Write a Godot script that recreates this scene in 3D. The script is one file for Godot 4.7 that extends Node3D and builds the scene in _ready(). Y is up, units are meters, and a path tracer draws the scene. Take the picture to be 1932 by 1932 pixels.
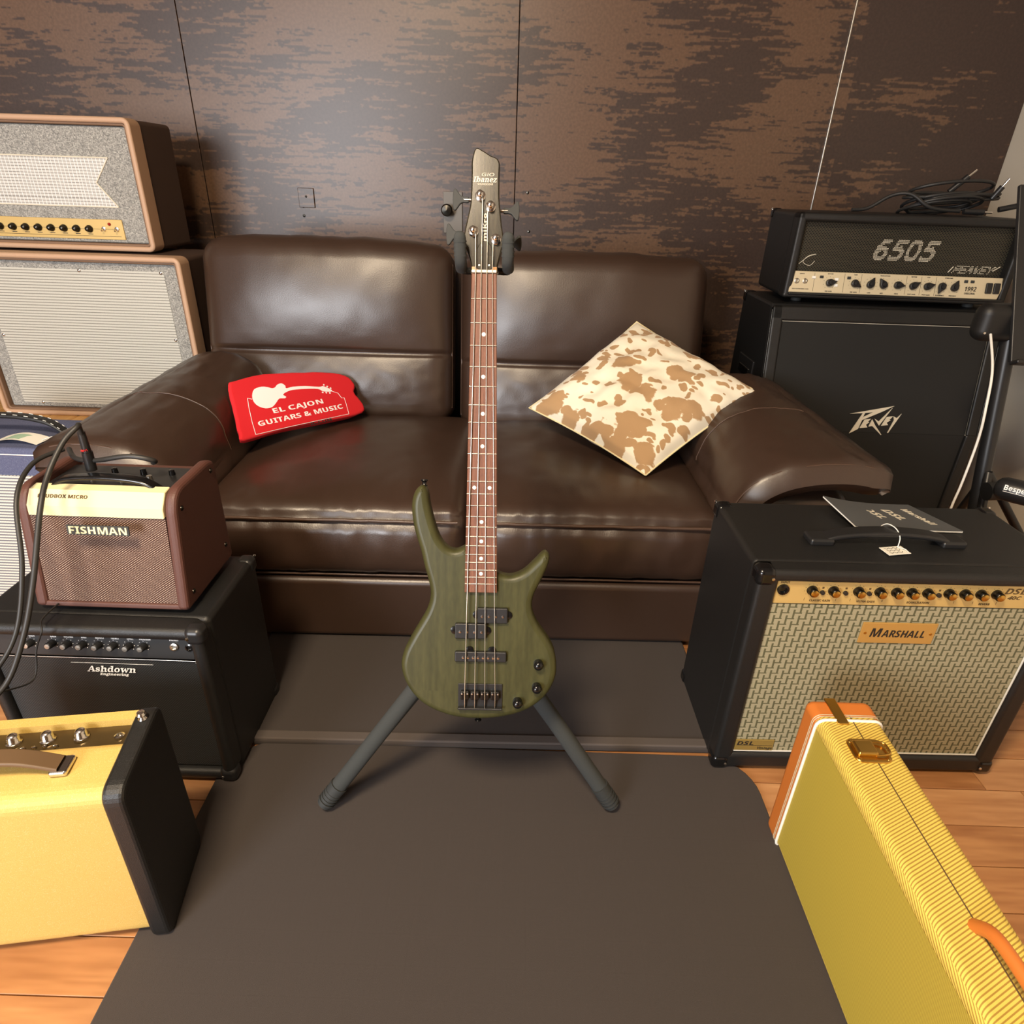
extends Node3D

# ------------------------------------------------------------------ mesh builder
class B:
	var v := PackedVector3Array()
	var n := PackedVector3Array()
	var u := PackedVector2Array()
	var ix := PackedInt32Array()
	var X := Transform3D()

	func vert(p: Vector3, nn: Vector3, uv := Vector2.ZERO) -> int:
		v.append(X * p)
		n.append((X.basis * nn).normalized())
		u.append(uv)
		return v.size() - 1

	func tri(a: int, b: int, c: int) -> void:
		var f := (v[c] - v[a]).cross(v[b] - v[a])
		if f.dot(n[a] + n[b] + n[c]) < 0.0:
			ix.append_array(PackedInt32Array([a, c, b]))
		else:
			ix.append_array(PackedInt32Array([a, b, c]))

	func face(a: Vector3, b: Vector3, c: Vector3, d: Vector3, hint: Vector3) -> void:
		var nn := (c - a).cross(b - a).normalized()
		if nn.dot(hint) < 0.0:
			nn = -nn
		var e1 := (b - a).normalized()
		var e2 := nn.cross(e1)
		if e2.dot(d - a) < 0.0:
			e2 = -e2
		var k := []
		for p: Vector3 in [a, b, c, d]:
			k.append(vert(p, nn, Vector2((p - a).dot(e1), (p - a).dot(e2))))
		tri(k[0], k[1], k[2])
		tri(k[0], k[2], k[3])

	# rectangle in the xy plane facing +z, UV in metres from its lower left corner
	func sheet(w: float, h: float, c: Vector3) -> void:
		face(c + Vector3(-w / 2, -h / 2, 0), c + Vector3(w / 2, -h / 2, 0), c + Vector3(w / 2, h / 2, 0), c + Vector3(-w / 2, h / 2, 0), Vector3(0, 0, 1))

	func rbox(size: Vector3, c: Vector3, r: float, k := 2) -> void:
		var h := size / 2
		r = minf(r, minf(h.x, minf(h.y, h.z)) * 0.98)
		var cs := []
		for a in 3:
			var l := PackedFloat32Array()
			for i in k + 1:
				l.append(-h[a] + r * i / k)
			for i in k + 1:
				l.append(h[a] - r + r * i / k)
			cs.append(l)
		var inn := h - Vector3(r, r, r)
		for a in 3:
			var b := (a + 1) % 3
			var d := (a + 2) % 3
			for s: float in [-1.0, 1.0]:
				var ids := []
				for i in cs[b].size():
					var row := []
					for j in cs[d].size():
						var p := Vector3.ZERO
						p[a] = s * h[a]
						p[b] = cs[b][i]
						p[d] = cs[d][j]
						var q := p.clamp(-inn, inn)
						var nn := (p - q).normalized()
						row.append(vert(c + q + nn * r, nn, Vector2(p[b], p[d])))
					ids.append(row)
				for i in ids.size() - 1:
					for j in ids[0].size() - 1:
						tri(ids[i][j], ids[i + 1][j], ids[i + 1][j + 1])
						tri(ids[i][j], ids[i + 1][j + 1], ids[i][j + 1])

	func grid(rows: Array, cu := false, cv := false, hint := Vector3.ZERO, uvs := Vector2.ONE) -> void:
		var R := rows.size()
		var C: int = rows[0].size()
		var nn := []
		var cen := Vector3.ZERO
		for i in R:
			var l := PackedVector3Array()
			l.resize(C)
			nn.append(l)
			for p: Vector3 in rows[i]:
				cen += p / float(R * C)
		var ri := R if cu else R - 1
		var ci := C if cv else C - 1
		for i in ri:
			for j in ci:
				var a: Vector3 = rows[i][j]
				var b: Vector3 = rows[(i + 1) % R][j]
				var c: Vector3 = rows[(i + 1) % R][(j + 1) % C]
				var d: Vector3 = rows[i][(j + 1) % C]
				var f := (c - a).cross(d - b)
				nn[i][j] += f
				nn[(i + 1) % R][j] += f
				nn[(i + 1) % R][(j + 1) % C] += f
				nn[i][(j + 1) % C] += f
		var sgn := 0.0
		for i in R:
			for j in C:
				sgn += nn[i][j].dot(hint if hint != Vector3.ZERO else rows[i][j] - cen)
		var s := 1.0 if sgn >= 0.0 else -1.0
		var base := v.size()
		var RR := ri + 1
		var CC := ci + 1
		for i in RR:
			for j in CC:
				vert(rows[i % R][j % C], nn[i % R][j % C] * s, Vector2(uvs.x * i / float(RR - 1), uvs.y * j / float(CC - 1)))
		for i in ri:
			for j in ci:
				var a := base + i * CC + j
				tri(a, a + CC, a + CC + 1)
				tri(a, a + CC + 1, a + 1)

	func tube(pts: PackedVector3Array, r: float, sides := 8, r2 := -1.0, uvs := Vector2.ONE) -> void:
		var rows := []
		var up := Vector3(0.123, 0.98, 0.21)
		var m := pts.size()
		for i in m:
			var t := (pts[mini(i + 1, m - 1)] - pts[maxi(i - 1, 0)]).normalized()
			if absf(t.dot(up)) > 0.95:
				up = Vector3(0.9, 0.1, 0.42)
			var a := t.cross(up).normalized()
			up = a.cross(t).normalized()
			var rr := r if r2 < 0.0 else lerpf(r, r2, i / float(m - 1))
			var l := PackedVector3Array()
			for k in sides:
				var w := TAU * k / sides
				l.append(pts[i] + (a * cos(w) + up * sin(w)) * rr)
			rows.append(l)
		grid(rows, false, true, Vector3.ZERO, uvs)
		for e: int in [0, m - 1]:
			var nn := (pts[e] - pts[1 if e == 0 else m - 2]).normalized()
			var c := vert(pts[e], nn)
			var k0 := v.size()
			for k in sides:
				vert(rows[e][k], nn)
			for k in sides:
				tri(c, k0 + k, k0 + (k + 1) % sides)

	# profile of (radius, height) turned round the y axis; edges sharper than 40 degrees stay sharp
	func lathe(pr: Array, seg := 20) -> void:
		for b in pr.size() - 1:
			var p: Vector2 = pr[b]
			var q: Vector2 = pr[b + 1]
			var m := Vector2(q.y - p.y, p.x - q.x).normalized()
			var m0 := m
			var m1 := m
			if b > 0:
				var o: Vector2 = pr[b - 1]
				var e := Vector2(p.y - o.y, o.x - p.x).normalized()
				if e.dot(m) > 0.77:
					m0 = (e + m).normalized()
			if b < pr.size() - 2:
				var o2: Vector2 = pr[b + 2]
				var e2 := Vector2(o2.y - q.y, q.x - o2.x).normalized()
				if e2.dot(m) > 0.77:
					m1 = (e2 + m).normalized()
			var k0 := v.size()
			for k in seg + 1:
				var w := TAU * k / seg
				vert(Vector3(p.x * cos(w), p.y, p.x * sin(w)), Vector3(m0.x * cos(w), m0.y, m0.x * sin(w)), Vector2(k / float(seg), p.y))
				vert(Vector3(q.x * cos(w), q.y, q.x * sin(w)), Vector3(m1.x * cos(w), m1.y, m1.x * sin(w)), Vector2(k / float(seg), q.y))
			for k in seg:
				var a := k0 + 2 * k
				tri(a, a + 1, a + 3)
				tri(a, a + 3, a + 2)

	# outline in xy drawn out along z, its rims rounded by r in k steps
	func prism(poly: PackedVector2Array, z0: float, z1: float, r := 0.0, k := 1, smooth := false) -> void:
		var p := poly.duplicate()
		if not Geometry2D.is_polygon_clockwise(p):
			p.reverse()
		var m := p.size()
		var vn := PackedVector2Array()
		for i in m:
			var e0 := (p[i] - p[(i + m - 1) % m]).normalized()
			var e1 := (p[(i + 1) % m] - p[i]).normalized()
			var a := Vector2(-e0.y, e0.x)
			var b := Vector2(-e1.y, e1.x)
			var s := (a + b).normalized()
			var c := clampf(s.dot(a), 0.45, 1.0)
			vn.append(s / (c if not smooth else 1.0))
		var rings := []
		if r <= 0.0:
			rings = [Vector2(0, z0), Vector2(0, z1)]
		else:
			for i in k + 1:
				var w := PI / 2 * i / k
				rings.append(Vector2(r * (1.0 - sin(w)), z0 + r * (1.0 - cos(w))))
			for i in k + 1:
				var w := PI / 2 * i / k
				rings.append(Vector2(r * (1.0 - cos(w)), z1 - r * (1.0 - sin(w))))
		var rows := []
		for g: Vector2 in rings:
			var l := PackedVector3Array()
			for i in m:
				var q := p[i] - vn[i] * g.x
				l.append(Vector3(q.x, q.y, g.y))
			rows.append(l)
		if smooth:
			grid(rows, false, true)
		else:
			for i in rows.size() - 1:
				for j in m:
					var jj := (j + 1) % m
					var e := p[jj] - p[j]
					face(rows[i][j], rows[i][jj], rows[i + 1][jj], rows[i + 1][j], Vector3(-e.y, e.x, 0.0).normalized() + Vector3(0, 0, 0.5 * signf(rows[i][j].z + rows[i + 1][j].z - z0 - z1)))
		for e: int in [0, rows.size() - 1]:
			var flat := PackedVector2Array()
			for q: Vector3 in rows[e]:
				flat.append(Vector2(q.x, q.y))
			var nn := Vector3(0, 0, -1 if e == 0 else 1)
			var z: float = rows[e][0].z
			var k0 := v.size()
			var t := PackedInt32Array()
			if smooth:
				# well shaped triangles: outline plus a lattice of inner points
				var pts := flat.duplicate()
				var lo := flat[0]
				var hi := flat[0]
				for q in flat:
					lo = lo.min(q)
					hi = hi.max(q)
				var step := maxf(hi.x - lo.x, hi.y - lo.y) / 26.0
				for a in 27:
					for c in 27:
						var q := lo + Vector2(a + (0.5 if c % 2 else 0.0), c) * step
						if Geometry2D.is_point_in_polygon(q, flat):
							var near := 1e9
							for f in m:
								near = minf(near, q.distance_to(Geometry2D.get_closest_point_to_segment(q, flat[f], flat[(f + 1) % m])))
							if near > step * 0.4:
								pts.append(q)
				var all := Geometry2D.triangulate_delaunay(pts)
				for i in all.size() / 3:
					if Geometry2D.is_point_in_polygon((pts[all[3 * i]] + pts[all[3 * i + 1]] + pts[all[3 * i + 2]]) / 3.0, flat):
						t.append_array(all.slice(3 * i, 3 * i + 3))
				for q in pts:
					vert(Vector3(q.x, q.y, z), nn, q)
			else:
				t = Geometry2D.triangulate_polygon(p)
				if t.is_empty():
					print("no cap for an outline of ", m)
				for q in flat:
					vert(Vector3(q.x, q.y, z), nn, q)
			for i in t.size() / 3:
				tri(k0 + t[3 * i], k0 + t[3 * i + 1], k0 + t[3 * i + 2])

	func words(s: String, h: float, at: Transform3D, w := 0.0, weight := 700, face_name := "Droid Sans", depth := 0.0006, align := HORIZONTAL_ALIGNMENT_CENTER) -> void:
		var t := TextMesh.new()
		var f := SystemFont.new()
		f.font_names = PackedStringArray([face_name])
		f.font_weight = weight
		t.font = f
		t.font_size = 40
		t.text = s
		t.pixel_size = h / (0.714 * 40)
		t.depth = depth
		t.curve_step = 3.0
		t.horizontal_alignment = align
		t.vertical_alignment = VERTICAL_ALIGNMENT_CENTER
		var a := t.get_mesh_arrays()
		if a.is_empty() or a[Mesh.ARRAY_VERTEX] == null or a[Mesh.ARRAY_VERTEX].size() == 0:
			return
		var k := 1.0
		if w > 0.0:
			var lo := 1e9
			var hi := -1e9
			for p: Vector3 in a[Mesh.ARRAY_VERTEX]:
				lo = minf(lo, p.x)
				hi = maxf(hi, p.x)
			k = w / maxf(hi - lo, 1e-6)
		var o := X
		X = X * at
		var k0 := v.size()
		for i in a[Mesh.ARRAY_VERTEX].size():
			var p: Vector3 = a[Mesh.ARRAY_VERTEX][i]
			vert(Vector3(p.x * k, p.y, p.z + depth / 2), a[Mesh.ARRAY_NORMAL][i])
		X = o
		var id: PackedInt32Array = a[Mesh.ARRAY_INDEX] if a[Mesh.ARRAY_INDEX] != null else PackedInt32Array(range(a[Mesh.ARRAY_VERTEX].size()))
		for i in id.size() / 3:
			tri(k0 + id[3 * i], k0 + id[3 * i + 1], k0 + id[3 * i + 2])

	func mesh() -> ArrayMesh:
		var a := []
		a.resize(Mesh.ARRAY_MAX)
		a[Mesh.ARRAY_VERTEX] = v
		a[Mesh.ARRAY_NORMAL] = n
		a[Mesh.ARRAY_TEX_UV] = u
		a[Mesh.ARRAY_INDEX] = ix
		var m := ArrayMesh.new()
		m.add_surface_from_arrays(Mesh.PRIMITIVE_TRIANGLES, a)
		return m


# a rounded box with many faces, bent by fn, smooth all over
func soft(size: Vector3, r: float, sub: Vector3i, fn: Callable, k := 3) -> B:
	var h := size / 2
	var cs := []
	for a in 3:
		var l := PackedFloat32Array()
		for i in k:
			l.append(-h[a] + r * i / k)
		for i in sub[a] + 1:
			l.append(lerpf(-h[a] + r, h[a] - r, i / float(sub[a])))
		for i in k:
			l.append(h[a] - r + r * (i + 1) / k)
		cs.append(l)
	var inn := h - Vector3(r, r, r)
	var b := B.new()
	var ids := {}
	var acc := PackedVector3Array()
	var quads := []
	for a in 3:
		var e := (a + 1) % 3
		var d := (a + 2) % 3
		for s: float in [-1.0, 1.0]:
			var rows := []
			for i in cs[e].size():
				var row := PackedInt32Array()
				for j in cs[d].size():
					var p := Vector3.ZERO
					p[a] = s * h[a]
					p[e] = cs[e][i]
					p[d] = cs[d][j]
					var q := p.clamp(-inn, inn)
					var w := q + (p - q).normalized() * r
					var key := Vector3i((w * 20000.0).round())
					if not ids.has(key):
						ids[key] = b.v.size()
						var o: Vector3 = fn.call(w)
						b.v.append(o)
						b.u.append(Vector2(o.x, o.y))
						acc.append(Vector3.ZERO)
					row.append(ids[key])
				rows.append(row)
			for i in rows.size() - 1:
				for j in rows[0].size() - 1:
					var t := [rows[i][j], rows[i + 1][j], rows[i + 1][j + 1], rows[i][j + 1]]
					var f := (b.v[t[2]] - b.v[t[0]]).cross(b.v[t[3]] - b.v[t[1]])
					if f.dot(b.v[t[0]] + b.v[t[2]]) < 0.0:
						f = -f
					for x: int in t:
						acc[x] += f
					quads.append(t)
	for x in acc:
		b.n.append(x.normalized())
	for t: Array in quads:
		b.tri(t[0], t[1], t[2])
		b.tri(t[0], t[2], t[3])
	return b


func curve(pts: Array, per := 6) -> PackedVector3Array:
	var o := PackedVector3Array()
	var m := pts.size()
	for i in m - 1:
		for k in per:
			o.append(pts[i].cubic_interpolate(pts[i + 1], pts[maxi(i - 1, 0)], pts[mini(i + 2, m - 1)], k / float(per)))
	o.append(pts[m - 1])
	return o


func curve2(pts: Array, per := 4) -> PackedVector2Array:
	var o := PackedVector2Array()
	var m := pts.size()
	for i in m:
		for k in per:
			o.append(pts[i].cubic_interpolate(pts[(i + 1) % m], pts[(i + m - 1) % m], pts[(i + 2) % m], k / float(per)))
	return o


func rrect(w: float, h: float, r: float, c := Vector2.ZERO, k := 4) -> PackedVector2Array:
	var o := PackedVector2Array()
	for q in 4:
		var cc := Vector2((w / 2 - r) * (1 if q in [0, 3] else -1), (h / 2 - r) * (1 if q in [0, 1] else -1))
		for i in k + 1:
			var a := PI / 2 * (q + i / float(k))
			o.append(c + cc + Vector2(cos(a), sin(a)) * r)
	return o


# the same outline with every corner rounded
func rounded(p: PackedVector2Array, r: float, k := 4) -> PackedVector2Array:
	var o := PackedVector2Array()
	var m := p.size()
	for i in m:
		var a := p[(i + m - 1) % m] - p[i]
		var b := p[(i + 1) % m] - p[i]
		var d := minf(r, 0.45 * minf(a.length(), b.length()))
		var s := p[i] + a.normalized() * d
		var e := p[i] + b.normalized() * d
		for q in k + 1:
			var t := q / float(k)
			o.append(s.lerp(p[i], t).lerp(p[i].lerp(e, t), t))
	return o


func V2(a: Array) -> Array:
	var o := []
	for i in a.size() / 2:
		o.append(Vector2(a[2 * i], a[2 * i + 1]))
	return o


# ------------------------------------------------------------------ nodes
var names := {}

func numbered(s: String) -> String:
	names[s] = names.get(s, -1) + 1
	return s if names[s] == 0 else "%s_%03d" % [s, names[s]]


func thing(called: String, label: String, category: String, at := Vector3.ZERO, turn := 0.0, group := "") -> Node3D:
	var o := Node3D.new()
	o.name = numbered(called)
	add_child(o)
	o.position = at
	o.rotation_degrees.y = turn
	o.set_meta("label", label)
	o.set_meta("category", category)
	if group:
		o.set_meta("group", group)
	return o


func setting(called: String) -> Node3D:
	var o := Node3D.new()
	o.name = called
	add_child(o)
	o.set_meta("kind", "structure")
	return o


func inst(parent: Node, called: String, m: Mesh, mt: Material, at := Vector3.ZERO, rot := Vector3.ZERO) -> MeshInstance3D:
	var o := MeshInstance3D.new()
	o.name = called
	o.mesh = m
	o.material_override = mt
	parent.add_child(o, true)
	o.position = at
	o.rotation_degrees = rot
	return o


func part(parent: Node, called: String, b: B, mt: Material, at := Vector3.ZERO, rot := Vector3.ZERO) -> MeshInstance3D:
	return inst(parent, called, b.mesh(), mt, at, rot)


func box(parent: Node, called: String, size: Vector3, c: Vector3, r: float, mt: Material, k := 2) -> MeshInstance3D:
	var b := B.new()
	b.rbox(size, c, r, k)
	return part(parent, called, b, mt)


func rot(x: float, y := 0.0, z := 0.0) -> Basis:
	return Basis.from_euler(Vector3(deg_to_rad(x), deg_to_rad(y), deg_to_rad(z)))


# ------------------------------------------------------------------ materials
var M := {}

func mat(c: Color, rough := 0.6, metal := 0.0, extra := {}) -> StandardMaterial3D:
	var m := StandardMaterial3D.new()
	m.albedo_color = c
	m.roughness = rough
	m.metallic = metal
	for k: String in extra:
		m.set(k, extra[k])
	return m


func rgb(r: int, g: int, b: int) -> Color:
	return Color(r / 255.0, g / 255.0, b / 255.0)


func noise(kind: int, freq: float, oct := 3, sd := 1) -> FastNoiseLite:
	var f := FastNoiseLite.new()
	f.noise_type = kind
	f.frequency = freq
	f.fractal_octaves = oct
	f.seed = sd
	if oct <= 1:
		f.fractal_type = FastNoiseLite.FRACTAL_NONE
	return f


func relief(f: FastNoiseLite, strength: float, side := 512) -> NoiseTexture2D:
	var t := NoiseTexture2D.new()
	t.width = side
	t.height = side
	t.seamless = true
	t.as_normal_map = true
	t.bump_strength = strength
	t.noise = f
	return t


func picture(w: int, h: int, fn: Callable) -> ImageTexture:
	var im := Image.create(w, h, false, Image.FORMAT_RGB8)
	for y in h:
		for x in w:
			im.set_pixel(x, y, fn.call(x, y))
	return ImageTexture.create_from_image(im)


# texture on UVs in metres, one tile this large
func cloth(t: Texture2D, tile: Vector2, rough := 0.9, extra := {}) -> StandardMaterial3D:
	return mat(Color.WHITE, rough, 0.0, {"albedo_texture": t, "uv1_scale": Vector3(1.0 / tile.x, 1.0 / tile.y, 1)}.merged(extra))


# triplanar texture in the object's own axes
func tri_tex(t: Texture2D, tile: Vector3, rough := 0.8, extra := {}) -> StandardMaterial3D:
	return mat(Color.WHITE, rough, 0.0, {"albedo_texture": t, "uv1_triplanar": true, "uv1_scale": Vector3(1.0 / tile.x, 1.0 / tile.y, 1.0 / tile.z)}.merged(extra))


func grained(c: Color, rough: float, bumps: Texture2D, tile: float, amount: float, extra := {}) -> StandardMaterial3D:
	return mat(c, rough, 0.0, {"normal_enabled": true, "normal_texture": bumps, "normal_scale": amount, "uv1_triplanar": true, "uv1_scale": Vector3.ONE / tile}.merged(extra))


func wood_picture(w: int, h: int, dark: Color, light: Color, fx: float, fy: float, sd: int, knots := 0) -> ImageTexture:
	var a := noise(FastNoiseLite.TYPE_SIMPLEX_SMOOTH, 1.0, 4, sd)
	var c := noise(FastNoiseLite.TYPE_SIMPLEX_SMOOTH, 1.0, 2, sd + 7)
	var rg := RandomNumberGenerator.new()
	rg.seed = sd
	var ks := []
	for i in knots:
		ks.append(Vector3(rg.randf() * w, rg.randf() * h, rg.randf_range(3, 7)))
	return picture(w, h, func(x: int, y: int) -> Color:
		var t := 0.5 + 0.5 * a.get_noise_2d(x * fx, y * fy) + 0.22 * c.get_noise_2d(x * fx * 2.0, y * fy * 9.0)
		var o := dark.lerp(light, clampf(t, 0.0, 1.0))
		for k: Vector3 in ks:
			var d := Vector2((x - k.x) * 0.6, y - k.y).length() / k.z
			if d < 1.6:
				o = o.lerp(dark.darkened(0.45), clampf(1.6 - d, 0.0, 1.0) * 0.85)
		return o)


func make_materials() -> void:
	var grain := relief(noise(FastNoiseLite.TYPE_CELLULAR, 0.055, 1, 3), 3.0)
	var pebble := relief(noise(FastNoiseLite.TYPE_CELLULAR, 0.09, 2, 5), 5.0)
	var fuzz := relief(noise(FastNoiseLite.TYPE_SIMPLEX, 0.25, 3, 9), 6.0, 256)
	M.leather = grained(rgb(56, 40, 31), 0.38, grain, 0.09, 0.22, {"metallic_specular": 0.62})
	M.piping = grained(rgb(74, 55, 44), 0.4, grain, 0.09, 0.2)
	M.tolex = grained(rgb(24, 24, 24), 0.42, pebble, 0.05, 0.7)
	M.tolex_brown = grained(rgb(82, 50, 42), 0.55, pebble, 0.05, 0.45)
	M.tolex_dark_brown = grained(rgb(70, 52, 42), 0.6, pebble, 0.05, 0.5)
	M.tan = grained(rgb(184, 150, 122), 0.55, pebble, 0.06, 0.25)
	M.tan_deep = grained(rgb(122, 94, 72), 0.6, pebble, 0.06, 0.25)
	M.orange_leather = grained(rgb(196, 112, 46), 0.45, grain, 0.06, 0.2)
	M.felt = grained(rgb(60, 53, 50), 0.95, fuzz, 0.05, 0.6, {"rim_enabled": true, "rim": 0.25, "rim_tint": 0.6})
	M.felt_light = grained(rgb(84, 76, 72), 0.95, fuzz, 0.05, 0.6)
	M.black = mat(rgb(20, 20, 20), 0.5)
	M.black_gloss = mat(rgb(16, 16, 17), 0.18)
	M.black_satin = mat(rgb(30, 30, 31), 0.38)
	M.rubber = mat(rgb(44, 46, 46), 0.7)
	M.foam = grained(rgb(52, 55, 55), 0.9, fuzz, 0.03, 0.5)
	M.cable = mat(rgb(40, 39, 38), 0.5)
	M.chrome = mat(rgb(215, 213, 208), 0.18, 1.0)
	M.steel = mat(rgb(200, 196, 186), 0.3, 1.0)
	M.dark_metal = mat(rgb(70, 68, 64), 0.3, 1.0)
	M.brass = mat(rgb(214, 172, 88), 0.28, 1.0)
	M.gold_panel = mat(rgb(200, 170, 106), 0.45, 0.2)
	M.gold_plate = mat(rgb(194, 152, 82), 0.4, 0.35)
	M.piping_white = mat(rgb(196, 194, 186), 0.6)
	M.olive_plate = mat(rgb(150, 128, 70), 0.4, 0.3)
	M.white = mat(rgb(232, 230, 222), 0.7)
	M.cream = mat(rgb(224, 210, 164), 0.45)
	M.cream_panel = mat(rgb(206, 192, 160), 0.45, 0.1)
	M.ink = mat(rgb(34, 28, 24), 0.6)
	M.ink_soft = mat(rgb(84, 64, 34), 0.6)
	M.white_ink = mat(rgb(236, 236, 234), 0.8)
	M.pale_ink = mat(rgb(214, 206, 186), 0.6)
	M.red_ink = mat(rgb(200, 40, 40), 0.6)
	M.red_lamp = mat(rgb(150, 30, 20), 0.2)
	M.paper = mat(rgb(226, 222, 208), 0.85)
	M.paper_green = mat(rgb(150, 176, 150), 0.85)
	M.dark_cover = mat(rgb(78, 80, 82), 0.4)
	M.shirt = mat(rgb(206, 24, 34), 0.9, 0.0, {"rim_enabled": true, "rim": 0.3, "rim_tint": 0.8})
	M.plaster_dim = mat(rgb(150, 140, 128), 0.9)
	M.plaster = mat(rgb(214, 204, 186), 0.9)
	M.lamp_glass = mat(rgb(255, 244, 226), 0.5, 0.0, {"emission_enabled": true, "emission": rgb(255, 232, 200), "emission_energy_multiplier": 3.0})
	# wall sheets: dark brown paint scraped along to the lighter brown under it
	var wa := noise(FastNoiseLite.TYPE_SIMPLEX, 1.0, 4, 21)
	var wb := noise(FastNoiseLite.TYPE_SIMPLEX, 1.0, 3, 33)
	var wc := noise(FastNoiseLite.TYPE_SIMPLEX_SMOOTH, 1.0, 2, 12)
	M.wall = mat(Color.WHITE, 0.38, 0.0, {"uv1_triplanar": true, "uv1_world_triplanar": true, "uv1_scale": Vector3(1 / 4.9, 1 / 2.8, 1 / 4.9), "uv1_offset": Vector3(0.6, 0, 0), "albedo_texture": picture(1200, 700, func(x: int, y: int) -> Color:
		var s := wa.get_noise_2d(x * 0.016, y * 0.16) * 0.75 + wb.get_noise_2d(x * 0.09, y * 0.22) * 0.35
		var big := wc.get_noise_2d(x * 0.006, y * 0.011)
		var edge := -0.04 - 0.95 * big + (0.5 if x > 1010 else 0.0)
		var t := smoothstep(edge - 0.035, edge + 0.035, s)
		var o := rgb(70, 55, 48).lerp(rgb(108, 82, 63), t)
		return o.lerp(o.darkened(0.2), clampf(0.5 + wb.get_noise_2d(x * 0.3, y * 0.3), 0, 1) * 0.5))})
	M.pine = []
	for i in 4:
		var t := wood_picture(256, 64, [rgb(146, 96, 58), rgb(154, 102, 62), rgb(138, 90, 52), rgb(158, 108, 68)][i], [rgb(190, 140, 92), rgb(196, 146, 96), rgb(184, 132, 86), rgb(200, 152, 106)][i], 0.02, 0.16, 40 + i, 2)
		M.pine.append(tri_tex(t, Vector3(1.4, 1.4, 0.3), 0.42))
	M.bench = tri_tex(wood_picture(128, 128, rgb(176, 128, 72), rgb(216, 172, 110), 0.16, 0.02, 61), Vector3(0.3, 1.0, 1.0), 0.5)
	M.body_wood = mat(Color.WHITE, 0.42, 0.0, {"albedo_texture": wood_picture(256, 256, rgb(50, 50, 27), rgb(70, 69, 40), 0.09, 0.008, 71), "uv1_triplanar": true, "uv1_scale": Vector3(3, 2, 3), "metallic_specular": 0.4})
	M.headwood = mat(Color.WHITE, 0.22, 0.0, {"albedo_texture": wood_picture(128, 128, rgb(20, 18, 14), rgb(62, 56, 42), 0.14, 0.01, 75), "uv1_triplanar": true, "uv1_scale": Vector3(8, 4, 8)})
	M.rosewood = mat(Color.WHITE, 0.5, 0.0, {"albedo_texture": wood_picture(128, 256, rgb(84, 50, 36), rgb(128, 82, 58), 0.16, 0.02, 79), "uv1_triplanar": true, "uv1_scale": Vector3(14, 3, 14)})
	M.maple = mat(rgb(176, 132, 88), 0.4)
	# speaker cloths
	M.weave = cloth(picture(128, 128, func(x: int, y: int) -> Color:
		var i := x / 32
		var j := y / 32
		var cx := x % 32
		var cy := y % 32
		var dark := rgb(84, 82, 56)
		var o := rgb(160, 152, 122)
		if (cx % 6) < 1 or (cy % 5) < 1:
			o = rgb(136, 129, 102)
		var even := (i + j) % 2 == 0
		if cx < 10 and (even or cy < 15):
			o = dark
		if cy > 25 and (even or cx < 14):
			o = dark
		return o), Vector2(0.05, 0.056))
	M.fish_grille = cloth(picture(64, 64, func(x: int, y: int) -> Color:
		var a := (x + (16 if (y / 8) % 2 else 0)) % 32
		var b := y % 8
		var d := Vector2((a - 12) / 8.0, (b - 4) / 2.6).length()
		return rgb(196, 174, 156) if d < 0.8 else (rgb(60, 38, 32) if d > 1.15 else rgb(104, 76, 64))), Vector2(0.0125, 0.0185))
	M.ash_grille = cloth(picture(64, 64, func(x: int, y: int) -> Color:
		var a := (x + (8 if (y / 8) % 2 else 0)) % 16
		var b := y % 8
		return rgb(66, 70, 72) if Vector2((a - 6) / 5.0, (b - 4) / 2.4).length() < 0.9 else rgb(16, 17, 18)), Vector2(0.02, 0.02), 0.6)
	M.cab_cloth = cloth(picture(32, 32, func(x: int, y: int) -> Color:
		return rgb(30, 29, 27) if (x / 4 + y / 4) % 2 else rgb(22, 21, 20)), Vector2(0.02, 0.02), 0.9)
	M.perforated = cloth(picture(64, 64, func(x: int, y: int) -> Color:
		var a := (x + (16 if (y / 16) % 2 else 0)) % 32
		return rgb(12, 12, 12) if Vector2((a - 16) / 11.0, (y % 16 - 8) / 6.0).length() < 1.0 else rgb(66, 62, 50)), Vector2(0.018, 0.018), 0.5, {"metallic": 0.3})
	var ln := noise(FastNoiseLite.TYPE_SIMPLEX, 1.0, 2, 91)
	M.linen = tri_tex(picture(256, 256, func(x: int, y: int) -> Color:
		var t := 0.5 + 0.6 * ln.get_noise_2d(x * 0.05, y * 0.9) + 0.6 * ln.get_noise_2d(x * 0.9 + 500.0, y * 0.05)
		return rgb(92, 92, 90).lerp(rgb(188, 186, 178), clampf(t, 0, 1))), Vector3(0.16, 0.16, 0.16), 0.85)
	var sp := RandomNumberGenerator.new()
	sp.seed = 4
	M.silver_rib = cloth(picture(256, 256, func(x: int, y: int) -> Color:
		var k := y % 16
		var o := rgb(182, 180, 168) if k < 11 else rgb(112, 110, 100)
		if k < 11 and (x / 3) % 2 == 0:
			o = o.darkened(0.05)
		return o.lerp(Color.WHITE, sp.randf() * 0.25)), Vector2(0.15, 0.15), 0.5)
	M.sparkle = cloth(picture(256, 256, func(x: int, y: int) -> Color:
		var o := rgb(204, 202, 196)
		if y % 14 < 3:
			o = rgb(120, 118, 112)
		if x % 20 < 3 and sp.randf() < 0.8:
			o = Color.WHITE
		return o.lerp(rgb(150, 148, 142), sp.randf() * 0.35)), Vector2(0.16, 0.16), 0.4)
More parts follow.
